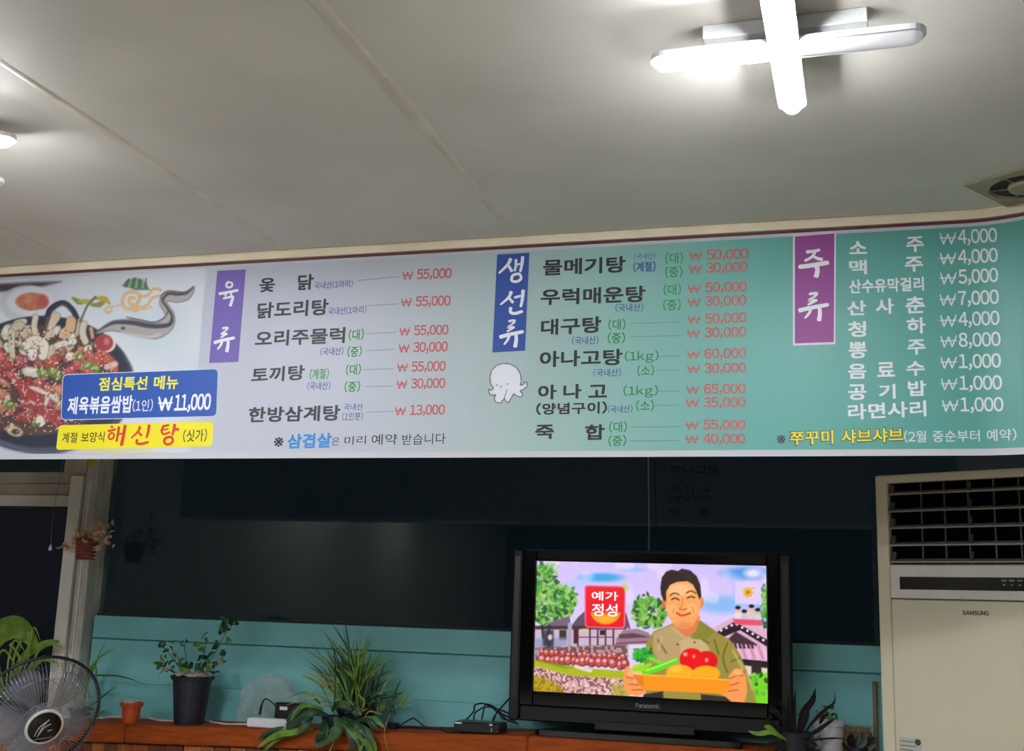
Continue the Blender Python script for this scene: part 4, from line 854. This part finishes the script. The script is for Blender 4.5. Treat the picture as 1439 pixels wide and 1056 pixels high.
def put_leaf(me, m, parent, pos, size, rng, up=.3, name='leaf'):
    k = (me.name, m.name)
    if k not in MC:
        q = me.copy(); q.materials.clear(); q.materials.append(m); MC[k] = q
    o = bpy.data.objects.new(name, MC[k]); COL.objects.link(o); o.parent = parent
    o.location = Vector(pos)-parent.location
    d = Vector((rng.gauss(0, 1), rng.gauss(-.5, .6), rng.gauss(up, .7))).normalized(); o.rotation_euler = (d.to_track_quat('Z', 'Y') @ Matrix.Rotation(rng.random()*6.28, 4, 'Z').to_quaternion()).to_euler()
    o.scale = (size,)*3; return o
def pot(name, parent, c, r0, r1, h, m, lip=.006, n=24):
    bm = NB(); lathe(bm, [(r1*.6, .002), (r1, 0), (r0-.004, h-.018), (r0+lip*.4, h-.018), (r0+lip, h-.002), (r0+lip-.002, h), (r0-.002, h), (r0-.005, h-.02)], c=c, n=n, cap1=False)
    return obj(name, bm, m, parent, smooth=False)
def soil(parent, c, r, m=M_soil, seed=1, bump=.006):
    rg_ = random.Random(seed); bm = NB(); rings = [[bm.verts.new(Vector(c)+Vector((math.cos(2*PI*k/16)*r*q_, math.sin(2*PI*k/16)*r*q_, rg_.random()*bump+(bump*(1-q_))))) for k in range(16)] for q_ in (1, .7, .35)]
    for i in range(2):
        for k in range(16): bm.faces.new((rings[i][k], rings[i][(k+1) % 16], rings[i+1][(k+1) % 16], rings[i+1][k]))
    bm.faces.new(rings[2]); return obj('soil', bm, m, parent)
def leafp(parent, pts, y, wd, m, prof=None, fold=.18, name='leaf', n=4):
    """pts: (px, py[, y]) path"""
    P = [aty(a[0], a[1], a[2] if len(a) > 2 else y) for a in pts]
    bm = NB(); ribbon(bm, P, wd, fold, prof, n); return obj(name, bm, m, parent, smooth=True)
def stem(parent, pts, y, r, m=M_stem, name='stem'):
    bm = NB(); tube(bm, smoothpath([aty(a[0], a[1], a[2] if len(a) > 2 else y) for a in pts], 4), r, 5); return obj(name, bm, m, parent, smooth=True)
def cable(name, label, pts, r, m, cat='cable', parent=None):
    bm = NB(); tube(bm, smoothpath(pts, 6), r, 6); o = obj(name, bm, m, parent, smooth=True)
    if label: tag(o, label, cat)
    return o

# orange flower pot
c = on(183.5, 1010, 4.60)
t = thing('flower_pot', 'small empty orange plastic pot on the left of the wooden counter', 'pot', c)
pot('pot', t, c, .0455, .035, .088, M_orange); soil(t, c+Vector((0, 0, .080)), .041, M_pale, 2, .012)
# black pot with round leaves
c = on(266, 1010, 4.61)
t = thing('potted_plant', 'round-leaved plant in a tall black plastic pot on the counter', 'plant', c)
HB = .205
pot('pot', t, c, .088, .064, HB, M_potblk, .008); soil(t, c+Vector((0, 0, HB-.012)), .082, M_pale, 3, .022)
rng = random.Random(7)
stems = [([(255, 945), (240, 922), (224, 903)], 9), ([(262, 945), (250, 925), (238, 908)], 8), ([(268, 946), (262, 930), (258, 900)], 5), ([(272, 946), (285, 925), (290, 898)], 7), ([(280, 946), (300, 922), (316, 892), (321, 875)], 20), ([(285, 947), (306, 935), (317, 915)], 10), ([(250, 947), (235, 940), (226, 935)], 6)]
for pts, n in stems:
    stem(t, pts, 4.61, .0017)
    P = smoothpath([Vector((a, b, 0)) for a, b in pts], 6)
    for k in range(n):
        q_ = P[int((.25+.75*rng.random())*(len(P)-1))] if k else P[-1]
        s_ = 7 if n > 15 else 6
        put_leaf(LEAF_ROUND, rng.choice((M_leafb, M_leafd, M_leafd, M_leaf)), t, aty(q_.x+rng.gauss(0, s_*.7), q_.y+rng.gauss(0, s_*.6), 4.61+rng.gauss(0, .02)), rng.uniform(.026, .044), rng)
for k in range(16):
    put_leaf(LEAF_ROUND, rng.choice((M_leafb, M_leafd, M_leaf, M_straw)), t, aty(rng.uniform(228, 316), rng.uniform(930, 946), 4.58+rng.random()*.06), rng.uniform(.026, .04), rng)

# grass plant and the broad-leaved plant beside it
c = on(500, 1012, 4.62)
t = thing('grass_plant', 'tall tuft of grassy leaves in a low black pot in the middle of the counter', 'plant', c)
pot('pot', t, c, .082, .062, .085, M_potblk, .005); soil(t, c+Vector((0, 0, .075)), .076, M_soil, 5, .012)
tips = [(410, 903), (432, 896), (446, 878), (458, 892), (470, 900), (483, 864), (482, 883), (487, 905), (505, 925), (520, 888), (524, 890), (528, 895), (541, 908), (550, 926), (556, 940), (425, 943), (422, 950), (436, 958), (414, 945), (560, 955), (540, 935), (500, 915), (512, 912), (455, 925), (442, 930), (565, 953), (463, 872), (447, 900), (518, 930), (534, 925)]
rng = random.Random(12)
while len(tips) < 140:
    a = rng.gauss(0, .62); L_ = rng.uniform(60, 118); tips.append((496+math.sin(a)*L_*.8, 1000-math.cos(a)*L_*.92))
for k, (tx, ty) in enumerate(tips):
    bx = 497+rng.gauss(0, 11)+(tx-497)*.10; y0 = 4.62+rng.gauss(0, .025); y1 = y0+rng.gauss(-.02, .05); y1 = min(y1, 4.77)
    m_ = ((bx*.62+tx*.38)+rng.gauss(0, 2), 1000*.42+ty*.58-rng.uniform(0, 8), (y0+y1)/2)
    leafp(t, [(bx, 1003, y0), m_, (tx, ty, y1)], y0, rng.uniform(.005, .010), rng.choice((M_leaf, M_leafd, M_leaf, M_leafl, M_leafd, M_straw if ty > 930 else M_leaf)), fold=.25)
for pts in ([(478, 985), (483, 1000), (500, 1003)], [(492, 985), (505, 1000), (520, 995)], [(508, 1000), (512, 985), (500, 975)], [(470, 1000), (478, 990), (486, 984)], [(512, 1010), (520, 1000), (540, 1006)]):
    leafp(t, pts, 4.55, .007, M_straw)
c = on(470, 1014, 4.56)
t = thing('foliage_plant', 'low plant with broad dark green leaves drooping over the counter edge before the grass tuft', 'plant', c)
pot('pot', t, c, .050, .040, .055, M_potblk, .004)
YL = 4.46
for pts, wd, m in [([(462, 1006, 4.5), (440, 1002), (420, 1012), (404, 1026)], .055, M_leafd), ([(455, 998, 4.5), (432, 992), (418, 1003), (410, 1016)], .05, M_leaf), ([(440, 1025, 4.5), (410, 1030), (385, 1036), (362, 1052)], .05, M_leafl), ([(400, 1022, 4.46), (385, 1028), (372, 1040)], .03, M_leafd),
    ([(470, 1008, 4.5), (478, 1022), (466, 1036), (448, 1044)], .07, M_leafb), ([(480, 1008, 4.5), (500, 1020), (515, 1028), (524, 1040)], .06, M_leafb), ([(476, 1010, 4.48), (492, 1030), (498, 1042), (492, 1056)], .07, M_leafd), ([(490, 1014, 4.5), (510, 1035), (520, 1050), (516, 1066)], .06, M_leaf), ([(455, 1012, 4.5), (458, 1030), (452, 1042)], .06, M_leafb),
    ([(466, 1000, 4.52), (476, 990), (492, 994)], .045, M_leaf), ([(484, 1002, 4.5), (500, 998), (512, 1008)], .045, M_leafl), ([(440, 1008, 4.5), (428, 1020), (412, 1032)], .035, M_leafb), ([(498, 1014, 4.48), (522, 1012), (534, 1024)], .04, M_leafd), ([(450, 990, 4.5), (438, 978), (424, 974), (404, 982)], .014, M_leaf), ([(460, 985, 4.5), (445, 980), (400, 992)], .008, M_straw)]:
    if wd < .03: leafp(t, pts, YL, wd, m, None, .12, n=6); continue
    for q_ in range(3):
        jx, jy = rng.gauss(0, 4), rng.gauss(0, 3)
        leafp(t, [tuple([p_[0]+jx*i_*.6, p_[1]+jy*i_*.5]+list(p_[2:])) for i_, p_ in enumerate(pts)], YL-.004*q_, wd*rng.uniform(.42, .6), rng.choice((m, m, M_leafd, M_leaf)), BROAD, .2, n=6)
stem(t, [(470, 1040), (466, 1050), (460, 1062)], 4.46, .0035, M_straw); stem(t, [(548, 1004, 4.5), (540, 1030), (545, 1056)], 4.46, .002, M_straw)
c = on(553, 1014, 4.64)
t = thing('small_seedling_plant', 'small loose green plant with thin pointed leaves right of the grass tuft', 'plant', c)
pot('pot', t, c, .022, .018, .025, M_potblk, .003)
rng = random.Random(19)
for pts in ([(548, 1002), (553, 985), (560, 965)], [(551, 1002), (566, 990), (574, 978)], [(550, 1002), (545, 990), (541, 975)]): stem(t, pts, 4.63, .0015)
leafp(t, [(552, 985), (558, 968), (565, 953)], 4.63, .010, M_leafd)
for pts in ([(560, 985), (570, 982), (581, 984)], [(560, 980), (572, 976), (580, 974)], [(560, 990), (568, 994), (576, 998)], [(556, 975), (560, 976), (568, 972)], [(545, 985), (540, 992), (536, 1000)], [(546, 985), (552, 992), (556, 1004)], [(560, 988), (574, 989), (578, 990)]): leafp(t, pts, 4.63, .010, rng.choice((M_leaf, M_leafd)))
for x_, y_ in ((541, 988), (546, 990), (538, 983), (559, 980), (548, 1000), (543, 996)): put_leaf(LEAF_ROUND, M_leaf, t, aty(x_, y_, 4.62), .036, rng)

# clear plastic bag, power adapter, power strip, cords
rng = random.Random(31)
c = on(378, 1014, 4.70)
bm = NB(); prev = None; NR = 26
for i in range(9):
    f = i/8; rad = math.cos(f*PI/2*.96)**.8; z = math.sin(f*PI/2)*.205
    vs = []
    for k in range(NR):
        a = 2*PI*k/NR; wob = 1+.10*math.sin(5*a+f*6)+.07*math.sin(11*a-f*9)+rng.gauss(0, .025)
        vs.append(bm.verts.new((c.x+math.cos(a)*.155*rad*wob*(1 if math.cos(a) < 0 else .9), c.y+math.sin(a)*.05*rad*wob, c.z+.002+z*(1+.04*math.sin(3*a)))))
    if prev:
        for k in range(NR): bm.faces.new((prev[k], prev[(k+1) % NR], vs[(k+1) % NR], vs[k]))
    prev = vs
bm.faces.new(prev); tag(obj('plastic_bag', bm, M_bag), 'clear crumpled plastic bag standing on the counter behind the black adapter', 'bag')
c = on(377, 1021, 4.535)
t = thing('power_strip', 'white plastic power strip on the counter before the clear bag', 'power strip', c)
a0 = on(349, 1020, 4.535); a1 = on(405, 1020, 4.535)
bm = NB(); box(bm, (a0.x, 4.515, c.z+.001), (a1.x, 4.560, c.z+.039), .007, 2); obj('housing', bm, M_white, t)
bm = NB(); box(bm, (a0.x+.02, 4.528, c.z+.0385), (a1.x-.02, 4.552, c.z+.0402), .0005); obj('socket_face', bm, M_white, t)
c2 = on(404, 1015, 4.6)
t = thing('power_adapter', 'black power adapter with a small white label, in front of the clear bag', 'adapter', c2)
b0 = aty(388, 1004, 4.6); b1 = aty(424, 989, 4.6)
bm = NB(); box(bm, (b0.x, 4.58, b0.z-.03), (b1.x, 4.62, b1.z), .005); obj('housing', bm, M_black, t)
l0 = aty(393, 998, 4.58); l1 = aty(404, 994, 4.58); bm = NB(); box(bm, (l0.x, 4.5792, l0.z), (l1.x, 4.5802, l1.z)); obj('paper_label', bm, M_white, t)
bm = NB(); tube(bm, smoothpath([aty(365, 1005, 4.55), aty(368, 990, 4.57), aty(373, 983, 4.59), aty(380, 986, 4.6), aty(390, 995, 4.6)], 6), [.006]*5+[.004]*6+[.0032]*14, 6); obj('cord', bm, M_cordb, t, smooth=True)
def cp(px, py, y, lift=.003):
    p = aty(px, py, y); return Vector((p.x, y, cz(p.x)+lift))
PS = bpy.data.objects['power_strip']
cable('cord', None, [cp(60, 1018, 4.70), cp(137, 1016, 4.70, .006), cp(160, 1013, 4.71, .014), cp(200, 1012, 4.71, .016), cp(225, 1015, 4.70, .004), cp(262, 1016, 4.71), cp(280, 1014, 4.71, .012), cp(300, 1016, 4.68, .004), cp(318, 1017, 4.62), cp(335, 1016, 4.58, .008), cp(350, 1014, 4.545, .012)], .0045, M_cord, 'cord', PS)

# set-top box and its cables
c = on(668, 1030, 4.56)
t = thing('settop_box', 'flat black set-top box with cables left of the television', 'set-top box', c)
s0 = on(637, 1028, 4.53); s1 = on(702, 1028, 4.53)
bm = NB(); box(bm, (s0.x, 4.53, c.z+.004), (s1.x, 4.64, c.z+.044), .004); obj('housing', bm, M_black, t)
for a, b, m in (((.004), .034, 1), (.150, .162, 1)):
    bm = NB(); box(bm, (s0.x+a, 4.5288, c.z+.036), (s0.x+b, 4.5302, c.z+.042)); obj('silver_trim', bm, M_white, t)
bm = NB(); box(bm, (s0.x+.156, 4.5288, c.z+.012), (s0.x+.162, 4.5302, c.z+.026)); obj('port', bm, M_cordg, t)
for pts in ([(655, 1012, 4.64), (666, 1000, 4.64), (667, 992, 4.66), (678, 989, 4.68), (690, 994, 4.70), (702, 1003, 4.71), (716, 1008, 4.71)], [(666, 1012, 4.64), (668, 1002, 4.66), (684, 994, 4.66), (705, 999, 4.68), (718, 1005, 4.7)], [(677, 1012, 4.64), (680, 998, 4.66), (684, 990, 4.68), (700, 998, 4.7), (706, 1010, 4.7), (725, 1014, 4.7)], [(692, 1013, 4.64), (697, 1004, 4.66), (706, 993, 4.68), (716, 982, 4.70)], [(694, 1014, 4.64), (700, 1000, 4.66), (712, 1012, 4.68), (728, 1018, 4.68)]):
    bm = NB(); tube(bm, smoothpath([aty(*q_) for q_ in pts], 5), .0036, 6); obj('cable', bm, M_cordb, t, smooth=True)
cable('black_cable', 'loose black cables lying on the counter between the grass tuft and the television', [cp(545, 1018, 4.66), cp(575, 1015, 4.68, .006), cp(600, 1018, 4.66, .004), cp(630, 1018, 4.66, .004), cp(650, 1022, 4.66, .003)], .006, M_cordb)
cable('black_cable', 'thin looped black wire rising from the counter left of the set-top box', [cp(560, 1016, 4.70, .004), aty(572, 1014, 4.7), aty(580, 1010, 4.7), aty(586, 1013, 4.7), cp(600, 1020, 4.7, .004), cp(618, 1022, 4.66, .004), cp(627, 1030, 4.56, .004), cp(640, 1028, 4.55, .004)], .0032, M_cordb)
cable('antenna_cord', 'thin grey cord hanging down the dark window to the television top', [aty(911, 640, 4.75), aty(911.5, 700, 4.75), aty(912, 745, 4.745), aty(911.5, 774, 4.72)], .0032, M_cordg, 'cord')
# pull cord by the left window
t = thing('pull_cord', 'thin white pull cord with a small bell end by the left window', 'pull cord', aty(70, 770, 4.70))
bm = NB(); tube(bm, smoothpath([aty(92, 600, 4.784), aty(90, 640, 4.775), aty(80, 695, 4.745), aty(74, 730, 4.70), aty(71.5, 764, 4.70)], 5), .0015, 5); obj('cord', bm, M_cordg, t, smooth=True)
bm = NB(); lathe(bm, [(.003, .028), (.007, .016), (.0085, .004), (.006, 0)][::-1], c=aty(70.5, 774, 4.70), n=12); obj('bell_end', bm, M_white, t, smooth=True)
# hanging basket with the dried plant
c = aty(120, 787, 4.655)
t = thing('hanging_planter', 'small red basket planter with a dried tan plant hung on the window post', 'planter', c)
bm = NB(); prof = []
for k in range(7):
    z = k*.0145; prof += [(.040+.0018*k, z), (.044+.0018*k, z+.005), (.040+.0018*k, z+.010)]
lathe(bm, prof, c=c, n=20, cap1=True); obj('basket', bm, M_wick, t)
bm = NB(); tube(bm, smoothpath([c+Vector((0, .035, .09)), c+Vector((0, .052, .13)), c+Vector((0, .05, .17))], 4), .0025, 5); obj('hook', bm, M_alu2, t)
rng = random.Random(41)
for k in range(90):
    u = rng.random()
    if u < .45: x_, y_ = rng.gauss(117, 10), rng.gauss(752, 8)
    elif u < .85: x_, y_ = rng.gauss(141, 7), rng.gauss(752, 12)
    else: x_, y_ = rng.gauss(96, 5), rng.gauss(768, 2.5)
    put_leaf(LEAF_CURL, M_dry, t, aty(x_, min(y_, 782), 4.64+rng.gauss(0, .015)), rng.uniform(.022, .036), rng)
for pts in ([(118, 772), (112, 755), (110, 745)], [(125, 772), (138, 755), (148, 738)], [(112, 774), (100, 768), (84, 769)], [(126, 774), (140, 768), (150, 760)]): stem(t, pts, 4.64, .0018, M_dry)
for k in range(4):
    bm = NB(); p = aty(134, 769+k*5.0, 4.605); box(bm, p-Vector((.009, .001, .0015)), p+Vector((.006, .001, .0015)), .0005); obj('white_tie', bm, M_white, t)

# leafy plants behind the fan on the left end of the counter
c = on(8, 1005, 4.66)
t = thing('broadleaf_plant', 'large-leaved green plant behind the fan at the left edge', 'plant', c)
pot('pot', t, c, .08, .06, .11, M_potblk, .006); soil(t, c+Vector((0, 0, .10)), .075)
for pts, wd, m in [([(5, 985), (-20, 930), (0, 893), (28, 884), (52, 908)], .125, M_leafl), ([(6, 985), (-30, 900), (-60, 880), (-90, 900)], .10, M_leaf), ([(12, 985), (30, 930), (60, 908), (84, 902)], .045, M_leafl), ([(12, 985), (45, 940), (62, 926), (80, 932)], .03, M_leafl), ([(6, 985), (-15, 950), (-35, 935)], .07, M_leafd)]:
    leafp(t, pts, 4.63, wd, m, BROAD, .12, n=6)
for pts in ([(10, 985), (20, 925), (32, 896), (26, 920)], [(14, 985), (40, 910), (48, 882), (58, 905)], [(8, 985), (12, 930), (22, 900), (40, 925)], [(12, 985), (30, 935), (14, 905), (20, 925)], [(10, 985), (-2, 930), (8, 915), (30, 950)], [(18, 985), (52, 920), (70, 905), (96, 915)], [(16, 985), (40, 925), (40, 890), (52, 900)]):
    leafp(t, pts, 4.60, .012, M_leafl)
c = on(112, 1010, 4.66)
t = thing('spider_plant', 'thin arching grassy plant behind the fan rim, beside the orange pot', 'plant', c)
pot('pot', t, c, .05, .04, .055, M_potblk, .005)
for pts, wd in [([(112, 1000), (122, 950), (140, 925), (168, 908)], .014), ([(114, 1000), (126, 945), (132, 935), (150, 925)], .010), ([(112, 1000), (120, 955), (150, 950), (178, 953), (212, 967)], .009), ([(114, 1000), (132, 990), (150, 975), (168, 961)], .009), ([(110, 1000), (124, 960), (134, 935), (137, 975), (138, 1000)], .012), ([(112, 1000), (100, 960), (108, 930), (122, 945)], .012), ([(112, 1002), (128, 1000), (140, 1003), (150, 1012)], .012), ([(112, 1002), (120, 970), (132, 940), (142, 915), (155, 890)], .006), ([(112, 1002), (135, 1008), (145, 1000), (149, 1002)], .007), ([(110, 1002), (96, 985), (90, 960)], .012), ([(110, 1002), (104, 980), (116, 950)], .012)]:
    leafp(t, pts, 4.64, wd, M_leaf if wd > .009 else M_leafd)

# plants right of the television
c = on(1118, 1050, 4.54)
t = thing('spiky_dark_plant', 'dark spiky-leaved plant in a black pot before the television\'s right corner', 'plant', c)
pot('pot', t, c, .06, .048, .075, M_potblk, .005); soil(t, c+Vector((0, 0, .066)), .054)
for pts, wd, m in [([(1122, 1038), (1128, 1005), (1142, 985), (1146, 966)], .026, M_burg), ([(1126, 1040), (1140, 1018), (1160, 998), (1172, 988), (1174, 972)], .012, M_burg), ([(1124, 1040), (1145, 1030), (1162, 1018), (1178, 1008)], .016, M_burg2), ([(1122, 1044), (1150, 1040), (1175, 1038), (1196, 1042)], .007, M_burg2), ([(1122, 1046), (1140, 1052), (1158, 1058)], .007, M_burg2),
    ([(1116, 1038), (1110, 1005), (1108, 975)], .018, M_burg), ([(1118, 1038), (1116, 1000), (1118, 968)], .014, M_burg), ([(1112, 1038), (1098, 1010), (1080, 996)], .018, M_burg), ([(1110, 1040), (1090, 1020), (1072, 1006)], .016, M_burg), ([(1110, 1042), (1086, 1030), (1062, 1028)], .018, M_burg2), ([(1112, 1046), (1085, 1046), (1062, 1052)], .016, M_burg2), ([(1116, 1036), (1104, 1000), (1094, 985)], .014, M_burg2), ([(1124, 1036), (1134, 1010), (1136, 992)], .014, M_burg2), ([(1118, 1044), (1100, 1050), (1084, 1062)], .018, M_burg2), ([(1126, 1044), (1140, 1044), (1150, 1050)], .016, M_burg2), ([(1152, 1018), (1158, 1008), (1166, 1004)], .014, M_burg)]:
    leafp(t, pts, 4.50, wd, m)
for pts in ([(1108, 1042, 4.5), (1085, 1030, 4.46), (1066, 1032, 4.45), (1052, 1028, 4.45)], [(1100, 1040, 4.5), (1082, 1024, 4.46), (1074, 1022, 4.45)]): leafp(t, pts, 4.45, .018, M_leafl, BROAD)
rng = random.Random(51)
for k in range(7): put_leaf(LEAF_ROUND, M_leafl, t, aty(rng.uniform(1119, 1131), rng.uniform(998, 1012), 4.55), .024, rng)
c = on(1165, 1050, 4.66)
t = thing('white_planter', 'white plastic planter with small green leaves right of the television', 'planter', c)
H3 = aty(1165, 1013, 4.66).z-c.z
pot('pot', t, c, .059, .052, H3, M_white, .004); soil(t, c+Vector((0, 0, H3-.012)), .054)
bm = NB(); p = aty(1154, 1040, 4.60); lathe(bm, [(.006, 0), (.006, .001)], c=p, axis=(0, -1, 0), n=12); obj('drain_hole', bm, M_grey, t)
for k in range(18): put_leaf(LEAF_ROUND, rng.choice((M_leafd, M_leaf, M_stem)), t, aty(rng.uniform(1146, 1178), rng.uniform(998, 1014), 4.65+rng.gauss(0, .02)), rng.uniform(.02, .03), rng, .6)
c = on(1211, 1050, 4.70)
t = thing('reed_planter', 'low tan reed-fenced planter between the white planter and the air conditioner', 'planter', c)
zt = aty(1211, 1020, 4.70).z
x0_, x1_ = aty(1188, 1040, 4.68).x, .092
bm = NB(); k = 0; x_ = x0_
while x_ < x1_-.004:
    lathe(bm, [(.0042, c.z+.002), (.0042, zt-.004*random.random())], c=(x_, 4.66, 0), n=6); x_ += .0088
o = obj('reeds', bm, M_reed, t)
bm = NB(); box(bm, (x0_, 4.668, c.z+.002), (x1_, 4.76, zt-.03), .002); obj('box', bm, M_reed, t)
for z_ in (.03, .075):
    bm = NB(); tube(bm, [(x0_, 4.654, c.z+z_), (x1_, 4.654, c.z+z_)], .0015, 5); obj('binding_wire', bm, M_stem, t)
c = on(1206, 1056, 4.58)
t = thing('small_succulent', 'small dark leafy succulent before the reed planter', 'plant', c)
pot('pot', t, c, .035, .028, .03, M_potblk, .003)
for pts, wd, m in [([(1200, 1052), (1196, 1042), (1198, 1032)], .030, M_burg), ([(1206, 1052), (1214, 1042), (1213, 1028)], .026, M_leafd), ([(1204, 1052), (1206, 1040), (1210, 1034)], .02, M_leafd), ([(1210, 1052), (1222, 1044), (1228, 1036)], .016, M_burg), ([(1210, 1054), (1222, 1052), (1232, 1046)], .018, M_leafd), ([(1202, 1054), (1190, 1052), (1184, 1044)], .016, M_burg2), ([(1208, 1054), (1218, 1046), (1222, 1034)], .012, M_burg)]:
    leafp(t, pts, 4.57, wd, m, BROAD)
bm = NB(); tube(bm, smoothpath([Vector((.098, 4.775, .30)), aty(1231, 1040, 4.775), aty(1230, 1000, 4.775), aty(1229, 958, 4.78)], 5), .009, 8); tag(obj('drain_hose', bm, M_reed, None, smooth=True), 'tan wrapped hose on the teal wall beside the air conditioner', 'hose')

# ------------------------------------------------------------------ the fan
FC = aty(52, 1003, 3.9); R_ = .235
d_ = (FC-EYE).normalized(); r_ = Vector((-d_.y, d_.x, 0)).normalized()*-1
if r_.x < 0: r_ = -r_
ax = (-d_*.84+r_*.29+Vector((0, 0, -1))*.46).normalized()
u_ = (r_-ax*r_.dot(ax)).normalized(); v_ = ax.cross(u_)
t = thing('standing_fan', 'standing electric fan with round wire guard and black centre badge, at the lower left', 'fan', (FC.x, FC.y, 0))
def fp(r, a, z): return FC+u_*math.cos(a)*r+v_*math.sin(a)*r+ax*z
def ringbm(bm, r, z, rad, n=64, m=8):
    vs = [[bm.verts.new(FC+(u_*math.cos(2*PI*k/n)+v_*math.sin(2*PI*k/n))*(r+rad*math.cos(2*PI*j/m))+ax*(z+rad*math.sin(2*PI*j/m))) for j in range(m)] for k in range(n)]
    for k in range(n):
        for j in range(m): bm.faces.new((vs[k][j], vs[(k+1) % n][j], vs[(k+1) % n][(j+1) % m], vs[k][(j+1) % m]))
    return bm
obj('guard_ring', ringbm(NB(), R_, 0, .0065), M_ring, t, smooth=True)
NWR = 96
for nm, prof in (('front_guard', [(.066, .100), (.10, .104), (.15, .100), (.19, .086), (.218, .060), (.232, .030), (R_, .002)]), ('rear_guard', [(.05, -.085), (.11, -.083), (.17, -.070), (.21, -.045), (.230, -.02), (R_, -.002)])):
    bm = NB()
    for k in range(NWR):
        a = 2*PI*k/NWR; tw = .10 if nm == 'front_guard' else -.06
        pts = smoothpath([fp(r, a+tw*(1-(r/R_)), z) for r, z in prof], 2); tube(bm, pts, .0012 if nm == 'front_guard' else .0008, 4, cap=False)
    for r, z in ((prof[3][0], prof[3][1]), (prof[1][0], prof[1][1])): ringbm(bm, r, z, .0013, 48, 4)
    obj(nm, bm, M_steel, t, smooth=True)
bm = NB(); lathe(bm, [(.0, 0), (.060, 0), (.070, .004), (.072, .010), (.068, .014), (.060, .012), (.0, .013)][1:-1], c=FC+ax*.094, axis=ax, n=40); obj('badge_rim', bm, M_alu2, t, smooth=True)
bm = NB(); lathe(bm, [(.062, 0), (.060, .003), (.001, .0045)], c=FC+ax*.1062, axis=ax, n=40); bd = obj('badge', bm, M_gloss, t, smooth=True)
def bfn(x, y, off): return FC+ax*(.1125+off)+u_*x+v_*(-y)
M_sil = mat('badge_silver', (190, 186, 180), .35, noise=0)
strokes([([(-.036, .030), (-.022, -.004), (.014, -.032)], .003, .006), ([(-.026, .034), (-.014, .004), (.002, -.020), (.010, -.030)], .003, .005), ([(-.024, .028), (-.004, .000), (.020, -.014)], .003, .005), ([(-.020, .026), (-.012, .010), (-.008, -.002)], .003, .003)], None, .0, 'badge_emblem', fn=bfn, parent=t, m=M_sil)
strokes([([(.010, .014), (.028, .012)], .004, .004), ([(-.038, .043), (.028, .043)], .0022, .0022)], None, .0, 'badge_emblem', fn=bfn, parent=t, m=M_sil)
for k in range(5):
    a0 = 2*PI*k/5+.5; bm = NB(); g = []
    for i in range(7):
        r = .04+.165*i/6; sw = .32+.36*math.sin(PI*(.15+.75*i/6)); row = []
        for j in range(6):
            f = j/5-.5; row.append(bm.verts.new(fp(r, a0+.35*i/6+f*2*sw*(.75), .02+f*.055)))
        g.append(row)
    for i in range(6):
        for j in range(5): bm.faces.new((g[i][j], g[i+1][j], g[i+1][j+1], g[i][j+1]))
    bmesh.ops.solidify(bm, geom=bm.faces[:], thickness=.002); obj('blade', bm, M_blade, t, smooth=True)
bm = NB(); lathe(bm, [(.038, -.02), (.042, .02), (.036, .05), (.012, .056)], c=FC, axis=ax, n=24); obj('blade_hub', bm, M_blade, t, smooth=True)
bm = NB(); lathe(bm, [(.03, -.24), (.06, -.22), (.072, -.16), (.07, -.10), (.055, -.082)], c=FC, axis=ax, n=24); obj('motor_housing', bm, M_ring, t, smooth=True)
mb = FC-ax*.16; px_, py_ = mb.x, mb.y
bm = NB(); tube(bm, [(px_, py_, mb.z-.04), (px_, py_, .05)], .016, 12); obj('pole', bm, M_steel, t, smooth=True)
bm = NB(); lathe(bm, [(.19, 0), (.19, .012), (.16, .024), (.05, .04), (.026, .06)], c=(px_, py_, .0), n=32); obj('base', bm, M_ring, t, smooth=True)
bm = NB(); box(bm, (px_-.045, py_-.03, .40), (px_+.045, py_+.03, .56), .008); obj('control_box', bm, M_ring, t)
